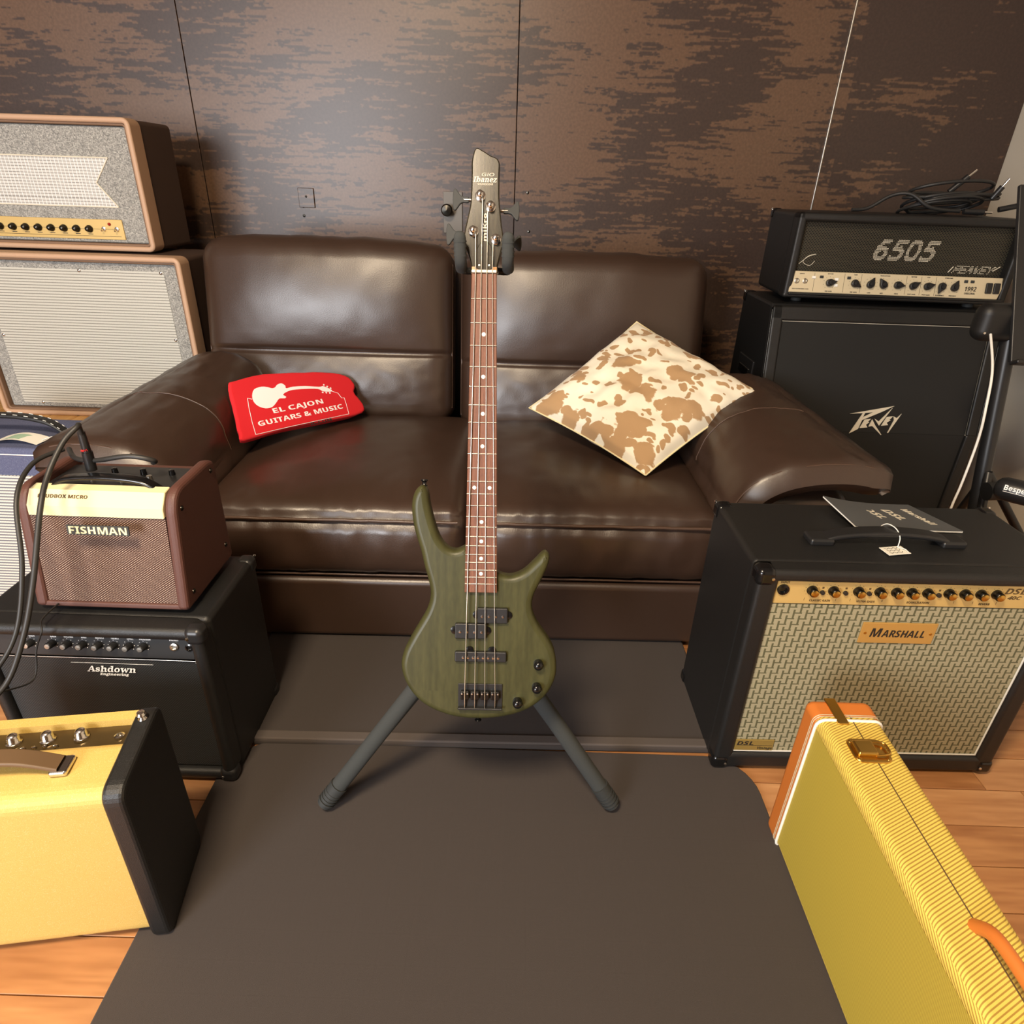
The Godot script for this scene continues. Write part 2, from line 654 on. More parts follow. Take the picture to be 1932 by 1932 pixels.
	M.blue_rib = cloth(picture(128, 128, func(x: int, y: int) -> Color:
		var k := y % 16
		return (rgb(216, 214, 202) if (x / 4) % 2 else rgb(196, 194, 184)) if k < 9 else rgb(110, 112, 120)), Vector2(0.075, 0.075), 0.7)
	M.denim = tri_tex(picture(256, 256, func(x: int, y: int) -> Color:
		var t := 0.5 + 0.5 * ln.get_noise_2d(x * 0.7, y * 0.06)
		return rgb(68, 74, 104).lerp(rgb(116, 120, 144), clampf(t * t, 0, 1))), Vector3(0.12, 0.12, 0.12), 0.8)
	M.yellow_cloth = tri_tex(picture(256, 256, func(x: int, y: int) -> Color:
		var t := sp.randf()
		var o := rgb(186, 154, 80).lerp(rgb(206, 176, 100), t)
		return o.lerp(Color.WHITE, 0.5) if sp.randf() < 0.012 else o), Vector3(0.14, 0.14, 0.14), 0.6)
	M.tweed = cloth(picture(64, 64, func(x: int, y: int) -> Color:
		var k := (x + y / 2) % 16
		return (rgb(220, 196, 92) if k < 10 else rgb(150, 118, 46)).lerp(rgb(200, 168, 72), sp.randf() * 0.3)), Vector2(0.02, 0.02), 0.7)
	M.tweed_fine = cloth(picture(64, 64, func(x: int, y: int) -> Color:
		var k := (x + y / 4) % 8
		return (rgb(184, 164, 62) if k < 5 else rgb(156, 134, 48)).lerp(rgb(174, 152, 56), sp.randf() * 0.4)), Vector2(0.02, 0.02), 0.7)
	# cow hide print
	var hr := RandomNumberGenerator.new()
	hr.seed = 19
	var spots := []
	for i in 210:
		var p := Vector2(hr.randf() * 512, hr.randf() * 512)
		var big := hr.randf() < 0.3 - p.x / 1500.0
		if Vector2((p.x - 340) * 0.9, p.y - 250).length() < 70.0 and hr.randf() < 0.85:
			continue
		var r := hr.randf_range(18, 36) if big else hr.randf_range(6, 17)
		spots.append(Vector4(p.x, p.y, r * hr.randf_range(0.7, 1.1), r * hr.randf_range(0.8, 1.5)))
	var ca := noise(FastNoiseLite.TYPE_SIMPLEX_SMOOTH, 1.0, 3, 57)
	var cb := noise(FastNoiseLite.TYPE_SIMPLEX_SMOOTH, 1.0, 2, 58)
	M.hide = mat(Color.WHITE, 0.9, 0.0, {"rim_enabled": true, "rim": 0.3, "rim_tint": 0.7, "albedo_texture": picture(512, 512, func(x: int, y: int) -> Color:
		var wx := x + 20.0 * cb.get_noise_2d(x * 0.012, y * 0.012)
		var wy := y + 14.0 * cb.get_noise_2d(x * 0.012 + 90.0, y * 0.012)
		var s := -1.0
		for k: Vector4 in spots:
			var d := Vector2((wx - k.x) / k.z, (wy - k.y) / k.w).length()
			s = maxf(s, 1.0 - d)
		s += 0.16 * ca.get_noise_2d(x * 0.05, y * 0.035) + 0.1 * ca.get_noise_2d(x * 0.12, y * 0.03)
		var t := smoothstep(-0.06, 0.1, s)
		return rgb(232, 224, 202).lerp(rgb(172, 138, 98), t))})


func _ready() -> void:
	# ---- camera, sky, lights, exposure
	var cam := Camera3D.new()
	cam.name = "camera"
	cam.fov = rad_to_deg(2.0 * atan(966.0 / 1200.0))
	cam.near = 0.05
	cam.far = 60.0
	add_child(cam)
	cam.position = Vector3(0, 1.17, 0)
	cam.rotation_degrees = Vector3(-27.5, 0, 1.9)
	cam.current = true
	var env := Environment.new()
	env.background_mode = Environment.BG_SKY
	var sky := Sky.new()
	var sm := ProceduralSkyMaterial.new()
	sm.sky_top_color = rgb(150, 180, 215)
	sm.sky_horizon_color = rgb(225, 232, 238)
	sm.ground_bottom_color = rgb(120, 115, 108)
	sm.ground_horizon_color = rgb(200, 200, 196)
	sm.energy_multiplier = 1.0
	sky.sky_material = sm
	env.sky = sky
	env.tonemap_mode = Environment.TONE_MAPPER_LINEAR
	env.tonemap_exposure = 0.8
	env.sdfgi_enabled = true
	env.ssao_enabled = true
	env.ssil_enabled = true
	var we := WorldEnvironment.new()
	we.name = "environment"
	we.environment = env
	add_child(we)
	var day := AreaLight3D.new()          # daylight standing in the shop window behind the camera
	day.name = "window_daylight"
	day.area_size = Vector2(1.3, 1.6)
	day.light_color = rgb(242, 244, 248)
	day.light_energy = 25.0
	day.shadow_enabled = true
	day.area_range = 12.0
	add_child(day)
	day.position = Vector3(-2.0, 1.4, 2.36)
	make_materials()
	room()
	sofa()
	cushion_and_shirt()
	left_stack()
	blue_amp()
	black_combo()
	brown_amp()
	yellow_amp()
	tall_stack()
	gold_combo()
	tweed_case()
	bass()
	bass_stand()
	music_stand()
	leads()


func room() -> void:
	# floor boards run across the room
	var fl := setting("floor")
	box(fl, "subfloor", Vector3(4.9, 0.06, 5.3), Vector3(-0.58, -0.052, -0.2), 0.002, M.tolex_dark_brown, 1)
	var rg := RandomNumberGenerator.new()
	rg.seed = 8
	var lens := []
	for l: float in [1.2, 1.6, 2.0]:
		var b := B.new()
		b.rbox(Vector3(l - 0.0015, 0.022, 0.0895), Vector3(0, -0.011, 0), 0.0015, 1)
		lens.append([l, b.mesh()])
	var z := -2.76
	while z < 2.4:
		var x := -3.0 - rg.randf() * 1.0
		while x < 1.83:
			var k: Array = lens[rg.randi() % 3]
			var c: float = x + k[0] / 2
			if c + k[0] / 2 > -3.0:
				inst(fl, "plank", k[1], M.pine[rg.randi() % 4], Vector3(c, 0, z))
			x += k[0]
		z += 0.091
	# back wall: tall sheets with open seams
	var wb := setting("wall_back")
	box(wb, "backing", Vector3(4.9, 2.7, 0.08), Vector3(-0.58, 1.35, -2.86), 0.002, M.wall, 1)
	var seams := [-3.0, -2.45, -1.248, -0.031, 1.14, 1.835]
	for i in seams.size() - 1:
		var w: float = seams[i + 1] - seams[i] - 0.003
		box(wb, "panel", Vector3(w, 2.68, 0.012), Vector3((seams[i] + seams[i + 1]) / 2, 1.345, -2.806), 0.0015, M.wall, 1)
	box(wb, "edge_strip", Vector3(0.006, 2.6, 0.006), Vector3(1.14, 1.31, -2.797), 0.002, M.steel, 1)
	for p: Vector2 in [Vector2(-0.873, 1.021), Vector2(-0.872, 1.055), Vector2(0.02, 1.13), Vector2(0.03, 0.99)]:
		var b := B.new()
		b.lathe([Vector2(0.006, 0), Vector2(0.005, 0.003), Vector2(0.0, 0.004)], 10)
		part(wb, "screw_head", b, M.dark_metal, Vector3(p.x, p.y, -2.8), Vector3(90, 0, 0))
	var plate := thing("cover_plate", "small square blank cover plate screwed to the wall above the sofa", "plate", Vector3(-0.855, 1.086, -2.8))
	box(plate, "plate", Vector3(0.062, 0.07, 0.008), Vector3(0, 0, 0.003), 0.002, M.wall)
	var bs := B.new()
	bs.lathe([Vector2(0.005, 0), Vector2(0.004, 0.003), Vector2(0, 0.004)], 10)
	part(plate, "screw", bs, M.dark_metal, Vector3(0, 0.005, 0.006), Vector3(90, 0, 0))
	var knob := thing("wall_knob", "round grey knob on a metal plate on the wall beside the headstock", "knob", Vector3(-0.285, 1.05, -2.8))
	box(knob, "plate", Vector3(0.075, 0.15, 0.008), Vector3(0.01, 0, 0.003), 0.002, mat(rgb(118, 112, 105), 0.5))
	var bk := B.new()
	bk.lathe([Vector2(0.008, 0), Vector2(0.008, 0.02), Vector2(0.02, 0.028), Vector2(0.023, 0.038), Vector2(0.018, 0.048), Vector2(0, 0.052)], 18)
	part(knob, "knob", bk, M.dark_metal, Vector3(-0.01, 0.01, 0.006), Vector3(90, 0, 0))
	# the other walls and the ceiling; the wall behind the camera holds the shop window
	var wr := setting("wall_right")
	box(wr, "plaster", Vector3(0.1, 2.76, 5.4), Vector3(1.885, 1.35, -0.2), 0.004, M.plaster, 1)
	var wl := setting("wall_left")
	box(wl, "panelling", Vector3(0.1, 2.76, 5.4), Vector3(-3.05, 1.35, -0.2), 0.004, M.wall, 1)
	var ce := setting("ceiling")
	box(ce, "plaster", Vector3(5.0, 0.1, 5.4), Vector3(-0.58, 2.75, -0.2), 0.004, M.plaster_dim, 1)
	var wf := setting("wall_front")
	box(wf, "sill_wall", Vector3(5.0, 0.58, 0.1), Vector3(-0.58, 0.29, 2.45), 0.004, M.wall, 1)
	box(wf, "lintel", Vector3(5.0, 0.5, 0.1), Vector3(-0.58, 2.47, 2.45), 0.004, M.wall, 1)
	box(wf, "pier", Vector3(0.4, 1.64, 0.1), Vector3(-2.87, 1.4, 2.45), 0.004, M.wall, 1)
	box(wf, "pier", Vector3(3.25, 1.64, 0.1), Vector3(0.285, 1.4, 2.45), 0.004, M.wall, 1)
	var win := setting("window_1")
	for x: float in [-2.65, -2.005, -1.36]:
		box(win, "mullion", Vector3(0.04, 1.64, 0.06), Vector3(x, 1.4, 2.46), 0.004, M.black_satin, 1)
	for y: float in [0.6, 2.2]:
		box(win, "rail", Vector3(1.32, 0.04, 0.06), Vector3(-2.005, y, 2.46), 0.004, M.black_satin, 1)
	for x: float in [-2.33, -1.68]:
		box(win, "pane", Vector3(0.61, 1.56, 0.006), Vector3(x, 1.4, 2.46), 0.001, mat(Color(0.95, 0.97, 1.0, 0.08), 0.05, 0.0, {"transparency": BaseMaterial3D.TRANSPARENCY_ALPHA}), 1)
	# panel lamp under the ceiling, a little behind and to the left of the camera
	var lamp := thing("ceiling_lamp", "flat square panel lamp glowing warm white under the ceiling", "lamp", Vector3(-0.6, 2.7, 0.25))
	box(lamp, "frame", Vector3(0.56, 0.03, 0.56), Vector3(0, -0.016, 0), 0.004, M.white, 1)
	box(lamp, "diffuser", Vector3(0.5, 0.006, 0.5), Vector3(0, -0.033, 0), 0.002, M.lamp_glass, 1)
	var key := AreaLight3D.new()
	key.name = "panel_glow"
	key.area_size = Vector2(0.5, 0.5)
	key.light_color = rgb(255, 231, 197)
	key.light_energy = 15.0
	key.shadow_enabled = true
	key.area_range = 10.0
	lamp.add_child(key)
	key.position = Vector3(0, -0.04, 0)
	key.rotation_degrees = Vector3(-90, 0, 0)
	# mats
	var m1 := thing("floor_mat", "dark grey felt mat with a pale hem lying against the sofa base", "mat", Vector3(-0.085, 0, -1.35), 1.0, "felt mats")
	var b1 := B.new()
	b1.X = Transform3D(rot(-90), Vector3.ZERO)
	b1.prism(rrect(1.17, 0.6, 0.015), 0.0005, 0.018, 0.006, 3, true)
	part(m1, "mat", b1, M.felt)
	var hem := B.new()
	hem.rbox(Vector3(1.13, 0.008, 0.026), Vector3(0, 0.0175, 0.284), 0.0039, 2)
	part(m1, "hem", hem, M.felt_light)
	var m2 := thing("floor_mat", "large dark grey felt mat with rounded corners under the bass stand", "mat", Vector3(-0.03, 0, -0.614), 0.0, "felt mats")
	var b2 := B.new()
	b2.X = Transform3D(rot(-90), Vector3.ZERO)
	b2.prism(rrect(1.18, 0.87, 0.1, Vector2.ZERO, 8), 0.0005, 0.008, 0.003, 2, true)
	part(m2, "mat", b2, M.felt)


func sofa() -> void:
	var s := thing("sofa", "two-seat dark brown leather sofa with padded arms against the wall", "sofa", Vector3(-0.115, 0, -1.42), 1.0)
	var wr := noise(FastNoiseLite.TYPE_SIMPLEX_SMOOTH, 1.0, 3, 5)
	var fine := noise(FastNoiseLite.TYPE_SIMPLEX_SMOOTH, 1.0, 2, 6)
	box(s, "front_rail", Vector3(1.36, 0.192, 0.08), Vector3(-0.02, 0.117, -0.042), 0.018, M.leather, 3)
	box(s, "underframe", Vector3(1.68, 0.2, 0.85), Vector3(-0.04, 0.14, -0.54), 0.02, M.leather)
	for x: float in [-0.85, 0.85]:
		for z: float in [-0.1, -0.9]:
			box(s, "foot", Vector3(0.06, 0.05, 0.06), Vector3(x, 0.0255, z), 0.006, M.black, 1)
	box(s, "back_frame", Vector3(1.68, 0.82, 0.16), Vector3(-0.07, 0.5, -1.06), 0.04, M.leather, 3)
	# seats
	for sx: float in [-1.0, 1.0]:
		var W := 0.7 if sx < 0 else 0.665
		var b := soft(Vector3(W, 0.2, 0.76), 0.045, Vector3i(40, 8, 50), func(p: Vector3) -> Vector3:
			var e := (1.0 - pow(absf(2 * p.x / W), 4.0)) * (1.0 - pow(absf(2 * p.z / 0.76), 4.0))
			var q := p
			if p.y > 0:
				q.y += 0.03 * e * smoothstep(0.0, 0.1, p.y)
				q.y += 0.006 * wr.get_noise_3d(p.x * 5.0 + sx * 7.0, p.z * 4.0, 0) * e
				var lip := smoothstep(0.12, 0.36, p.z)
				q.y += 0.0035 * lip * fine.get_noise_2d(p.x * 26.0 + sx * 3.0, p.z * 5.0)
			if p.z > 0.3:
				var fy := p.y / 0.1
				q.z += 0.022 * (1.0 - pow(absf(2 * p.x / W), 6.0)) * (1.0 - fy * fy)
				q.z -= 0.012 * exp(-pow((p.y - 0.075) / 0.009, 2.0))
				q.z += 0.004 * fine.get_noise_2d(p.x * 18.0, p.y * 9.0)
			return q)
		var c := part(s, "seat_cushion", b, M.leather, Vector3(-0.352 if sx < 0 else 0.334, 0.318, -0.385))
		var pb := B.new()
		var pts := PackedVector3Array()
		for i in 31:
			var x := lerpf(-W / 2 + 0.02, W / 2 - 0.02, i / 30.0)
			pts.append(Vector3(x, 0.079 + 0.0015 * fine.get_noise_1d(x * 20.0), 0.3905))
		pb.tube(pts, 0.0042, 8)
		part(c, "piping", pb, M.piping)
		var lb := B.new()
		lb.rbox(Vector3(W - 0.05, 0.006, 0.006), Vector3(0, -0.094, 0.374), 0.0028, 1)
		part(c, "lower_seam", lb, M.piping)
	# backs
	for k in 2:
		var W := 0.845
		var Hh := 0.6
		var seam := -0.055
		var b := soft(Vector3(W, Hh, 0.2), 0.07, Vector3i(44, 64, 6), func(p: Vector3) -> Vector3:
			var ex := 1.0 - pow(absf(2 * p.x / W), 3.0)
			var q := p
			if p.z > 0:
				var t := smoothstep(0.0, 0.1, p.z)
				var up := (p.y - seam) / (Hh / 2 - seam)
				var dn := (seam - p.y) / (Hh / 2 + seam)
				var puff := 0.0
				if p.y > seam:
					puff = 0.062 * sqrt(maxf(0.0, sin(clampf(up, 0, 1) * PI * 0.86 + 0.2)))
				else:
					puff = 0.04 * sqrt(maxf(0.0, sin(clampf(dn, 0, 1) * PI * 0.8 + 0.3)))
				q.z += t * ex * puff
				q.z += t * ex * 0.0045 * wr.get_noise_3d(p.x * 3.0 + k * 11.0, p.y * 3.0, 2.0)
				q.z += t * 0.002 * fine.get_noise_2d(p.x * 12.0 + k * 5.0, p.y * 14.0) * smoothstep(0.02, -0.2, p.y)
				q.z -= t * 0.012 * exp(-pow((p.y - seam) / 0.006, 2.0))
			if p.y > 0:
				q.y += 0.018 * ex * smoothstep(0.1, 0.3, p.y) + 0.008 * wr.get_noise_1d(p.x * 4.0 + k * 9.0)
			return q, 4)
		var c := part(s, "back_cushion", b, M.leather, Vector3([-0.515, 0.352][k], 0.668 - 0.024 * k, -0.865), Vector3(-13, 0, 0))
		for e: float in [-1.0, 1.0]:
			var pb := B.new()
			var pts := PackedVector3Array()
			for i in 25:
				var y := lerpf(-Hh / 2 + 0.06, Hh / 2 - 0.06, i / 24.0)
				pts.append(Vector3(e * (W / 2 - 0.006), y, 0.052))
			pb.tube(pts, 0.0035, 6)
			part(c, "piping", pb, M.piping)
	# arms
	for sx: float in [-1.0, 1.0]:
		var deep := 0.7 if sx < 0 else 0.61
		box(s, "arm", Vector3(0.29, 0.45, deep), Vector3(sx * 0.845, 0.26, -0.02 - deep / 2), 0.05, M.leather, 4)
		var mid := curve2([Vector2(0.64, 0.375), Vector2(0.648, 0.43), Vector2(0.678, 0.482), Vector2(0.74, 0.517), Vector2(0.82, 0.535), Vector2(0.91, 0.54), Vector2(0.985, 0.532), Vector2(1.02, 0.512)], 5)
		mid = mid.slice(0, 36)
		for i in mid.size():
			mid[i].x = remap(mid[i].x, 0.64, 1.02, 0.745, 1.015) if sx < 0 else remap(mid[i].x, 0.64, 1.02, 0.7, 1.02)
		var m := mid.size()
		var rows := []
		var nz := 34
		for r in nz + 1:
			var t := r / float(nz)
			var zz := 0.022 - deep * t
			var ez := 1.0
			var d0 := (0.022 - zz) / 0.05
			var d1 := (zz + deep - 0.022) / 0.05
			if d0 < 1.0:
				ez = sqrt(maxf(0.0, 1.0 - (1.0 - d0) * (1.0 - d0)))
			if d1 < 1.0:
				ez = sqrt(maxf(0.0, 1.0 - (1.0 - d1) * (1.0 - d1)))
			var top := PackedVector3Array()
			var bot := PackedVector3Array()
			for i in m:
				var e := (mid[mini(i + 1, m - 1)] - mid[maxi(i - 1, 0)]).normalized()
				var nn := Vector2(-e.y, e.x)
				var f := i / float(m - 1)
				var es := 1.0
				if f < 0.1:
					es = sqrt(1.0 - pow(1.0 - f / 0.1, 2.0))
				if f > 0.88:
					es = sqrt(maxf(0.0, 1.0 - pow((f - 0.88) / 0.12, 2.0)))
				var h := 0.045 * ez * es * (1.0 + 0.12 * wr.get_noise_2d(f * 6.0 + sx * 4.0, zz * 6.0)) + 0.0025 * ez * es * fine.get_noise_2d(f * 9.0, zz * 30.0)
				var lift := Vector2(-0.13 * t * f, 0.075 * t * smoothstep(0.0, 0.4, f))
				var p := mid[i] + lift + nn * h
				var q := mid[i] + lift - nn * h * 0.8
				top.append(Vector3(sx * p.x, p.y, zz))
				bot.append(Vector3(sx * q.x, q.y, zz))
			bot.reverse()
			top.append_array(bot)
			rows.append(top)
		var b := B.new()
		b.grid(rows, false, true)
		var pad := part(s, "arm_pad", b, M.leather)
		var pts := PackedVector3Array()
		for i in range(3, m - 5):
			var e := (mid[mini(i + 1, m - 1)] - mid[maxi(i - 1, 0)]).normalized()
			var p := mid[i] + Vector2(-e.y, e.x) * 0.0405
			pts.append(Vector3(sx * p.x, p.y, -0.005))
		var pb := B.new()
		pb.tube(pts, 0.0028, 6)
		part(pad, "piping", pb, M.piping)
		var ps := PackedVector3Array()
		var zs := -0.3
		var ts := (0.022 - zs) / deep
		for i in range(5, m - 6):
			var e := (mid[mini(i + 1, m - 1)] - mid[maxi(i - 1, 0)]).normalized()
			var f := i / float(m - 1)
			var h := 0.045 * (1.0 + 0.12 * wr.get_noise_2d(f * 6.0 + sx * 4.0, zs * 6.0)) + 0.0025 * fine.get_noise_2d(f * 9.0, zs * 30.0)
			var p := mid[i] + Vector2(-0.13 * ts * f, 0.075 * ts * smoothstep(0.0, 0.4, f)) + Vector2(-e.y, e.x) * (h + 0.0004)
			ps.append(Vector3(sx * p.x, p.y, zs))
		var sb := B.new()
		sb.tube(ps, 0.002, 6)
		part(pad, "seam", sb, M.piping)


func cushion_and_shirt() -> void:
	var hide := thing("throw_pillow", "square cushion with tan and cream cowhide print tilted on the sofa", "cushion", Vector3(0.37, 0.445, -1.63))
	var A := Vector3(0, 0.006, 0)
	var L := Vector3(-0.327, 0.085, -0.32)
	var T := Vector3(0.01, 0.335, -0.47)
	var R := Vector3(0.36, 0.185, -0.23)
	var nn := (R - L).cross(T - A).normalized()
	if nn.z < 0:
		nn = -nn
	var wr := noise(FastNoiseLite.TYPE_SIMPLEX_SMOOTH, 1.0, 2, 77)
	var N := 40
	var sides := []
	for sgn: float in [1.0, -1.0]:
		var rows := []
		for i in N + 1:
			var l := PackedVector3Array()
			for j in N + 1:
				var x := 2.0 * i / N - 1.0
				var y := 2.0 * j / N - 1.0
				var px := x * (1.0 - 0.05 * (1.0 - y * y))
				var py := y * (1.0 - 0.05 * (1.0 - x * x))
				var f := (px + 1) / 2
				var g := (py + 1) / 2
				var p := A.lerp(R, f).lerp(L.lerp(T, f), g)
				var h := 0.078 * pow((1 - x * x) * (1 - y * y), 0.42) * (1.0 + 0.25 * wr.get_noise_2d(x * 2.0, y * 2.0))
				l.append(p + nn * sgn * h)
			rows.append(l)
		var b := B.new()
		b.grid(rows, false, false, nn * sgn)
		sides.append(b)
	part(hide, "front_cover", sides[0], M.hide)
	part(hide, "back_cover", sides[1], M.hide)
	var seam := B.new()
	var sp := PackedVector3Array()
	for q in 4:
		var c0: Vector3 = [A, R, T, L][q]
		var c1: Vector3 = [R, T, L, A][q]
		var ctr := (A + T + L + R) / 4
		for i in 10:
			var t := i / 10.0
			var p := c0.lerp(c1, t)
			sp.append(p.lerp(ctr, 0.05 * 4.0 * t * (1 - t) * 0.9))
	sp.append(A)
	seam.tube(sp, 0.0025, 6)
	part(hide, "seam", seam, M.cream)
	var tg := B.new()
	tg.rbox(Vector3(0.03, 0.002, 0.016), Vector3.ZERO, 0.0009, 1)
	part(hide, "care_tag", tg, M.white, A.lerp(R, 0.72) + Vector3(0.01, -0.004, 0.012), Vector3(15, -30, 20))

	# folded shirt
	var bl := Vector3(-0.762, 0.484, -1.704)
	var ex := Vector3(0.61626813, -0.01141237, -0.78745372)
	var ey := Vector3(-0.49689654, 0.77010688, -0.40003653)
	var ez := Vector3(0.61098889, 0.63781279, 0.46892155)
	var sh := thing("folded_shirt", "folded red T-shirt with white guitar print lying on the sofa seat", "T-shirt", bl)
	sh.basis = Basis(ex, ey, ez).scaled_local(Vector3.ONE * 0.968)
	var wn := noise(FastNoiseLite.TYPE_SIMPLEX_SMOOTH, 1.0, 3, 15)
	var outline := curve2(V2([-0.009, 0.006, -0.015, 0.031, -0.004, 0.074, 0.011, 0.13, 0.028, 0.186, 0.055, 0.194, 0.149, 0.197, 0.29, 0.175, 0.364, 0.16, 0.428, 0.135, 0.446, 0.106, 0.444, 0.085, 0.43, 0.068, 0.437, 0.039, 0.44, 0.01, 0.423, -0.007, 0.355, -0.009, 0.125, 0.008]), 3)
	for lay in 3:
		var b := B.new()
		var grow := 1.0 - 0.03 * lay
		var o := PackedVector2Array()
		for i in outline.size():
			var p := outline[i]
			o.append(Vector2(0.215, 0.09) + (p - Vector2(0.215, 0.09)) * grow + Vector2(0.003, 0.002) * wn.get_noise_1d(i * 9.0 + lay * 50.0))
		b.prism(o, -0.016 * (lay + 1) + 0.0005, -0.016 * lay, 0.0075, 4, true)
		part(sh, "fold", b, M.shirt)
	var pr := B.new()
	pr.prism(curve2(V2([0.079, 0.135, 0.095, 0.153, 0.122, 0.156, 0.14, 0.15, 0.152, 0.144, 0.163, 0.145, 0.174, 0.152, 0.19, 0.153, 0.198, 0.143, 0.197, 0.134, 0.222, 0.134, 0.265, 0.127, 0.311, 0.114, 0.327, 0.113, 0.349, 0.094, 0.343, 0.089, 0.317, 0.096, 0.303, 0.108, 0.26, 0.118, 0.216, 0.124, 0.192, 0.122, 0.176, 0.116, 0.182, 0.107, 0.175, 0.103, 0.157, 0.106, 0.14, 0.095, 0.121, 0.085, 0.099, 0.086, 0.081, 0.098, 0.074, 0.115]), 3), 0.0, 0.0006)
	for i in 3:
		for s: float in [-1.0, 1.0]:
			var c := Vector2(0.322, 0.105).lerp(Vector2(0.343, 0.093), i / 2.0) + Vector2(0.009, 0.012) * s * (1.0 - 0.18 * i)
			pr.prism(rrect(0.006, 0.006, 0.0028, c, 2), 0.0, 0.0006)
	var fr := PackedVector3Array()
	for p: Vector2 in V2([0.073, 0.124, 0.061, 0.13, 0.051, 0.102, 0.038, 0.056, 0.029, 0.014, 0.161, 0.009, 0.366, -0.0015, 0.375, 0.034, 0.38, 0.057, 0.37, 0.059, 0.366, 0.078, 0.347, 0.09]):
		fr.append(Vector3(p.x, p.y, 0.0004))
	for i in fr.size() - 1:
		pr.tube(PackedVector3Array([fr[i], fr[i + 1]]), 0.0009, 5)
	var tilt := -atan2(0.013, 0.3)
	pr.words("GUITARS & MUSIC", 0.0155, Transform3D(Basis(Vector3(0, 0, 1), tilt), Vector3(0.205, 0.037, 0)), 0.305, 700)
	pr.words("EL CAJON", 0.0155, Transform3D(Basis(Vector3(0, 0, 1), tilt), Vector3(0.207, 0.068, 0)), 0.18, 700)
	part(sh, "white_print", pr, M.white_ink)
	var pd := B.new()
	pd.words("IC.COM", 0.012, Transform3D(Basis(Vector3(0, 0, 1), tilt), Vector3(0.255, -0.0005, -0.0002)), 0.08, 700)
	part(sh, "dark_print", pd, M.ink)


# frame of one piece: a rounded section led round a rounded rectangle
func ring(b: B, w: float, h: float, t: float, d: float, c: Vector3, r: float) -> void:
	var cr := t + 0.006
	var path := rrect(w, h, cr, Vector2.ZERO, 5)
	var m := path.size()
	var sec := rrect(t, d, r, Vector2(t / 2, 0), 3)
	var rows := []
	for i in m:
		var cc := Vector2(signf(path[i].x) * (w / 2 - cr), signf(path[i].y) * (h / 2 - cr))
		var nn := (path[i] - cc).normalized()
		var l := PackedVector3Array()
		for q in sec:
			l.append(c + Vector3(path[i].x - nn.x * q.x, path[i].y - nn.y * q.x, q.y))
		rows.append(l)
	b.grid(rows, true, true)


var made := {}

func turned(key: String, pr: Array, seg := 18) -> ArrayMesh:
	if not made.has(key):
		var b := B.new()
		b.lathe(pr, seg)
		made[key] = b.mesh()
	return made[key]


func dome_knob() -> ArrayMesh:
	return turned("dome", V2([0.0, 0.0, 0.0115, 0.0, 0.0115, 0.004, 0.0095, 0.006, 0.0085, 0.014, 0.0065, 0.0175, 0.003, 0.019, 0.0, 0.0193]))


func screw_mesh() -> ArrayMesh:
	return turned("screw", V2([0.0055, 0.0, 0.0052, 0.0012, 0.003, 0.0026, 0.0, 0.003]), 12)


func facing(parent: Node, called: String, m: Mesh, mt: Material, at: Vector3) -> MeshInstance3D:
	return inst(parent, called, m, mt, at, Vector3(90, 0, 0))


# glossy corner cap over the outer corner of a case; s gives the corner's signs
func corner(parent: Node, at: Vector3, s: Vector3, size := 0.034, mt: Material = null) -> void:
	var b := B.new()
	b.rbox(Vector3.ONE * size, at - s * (size / 2 - 0.003), 0.012, 3)
	var c := part(parent, "corner_cap", b, mt if mt else M.black_gloss)
	facing(c, "rivet", turned("rivet", V2([0.0035, 0, 0.003, 0.0014, 0, 0.002]), 10), M.chrome, at + Vector3(-s.x * (size - 0.011), -s.y * (size / 2 - 0.003), s.z * 0.003) if s.z > 0 else at + Vector3(0, 0, 0.002))


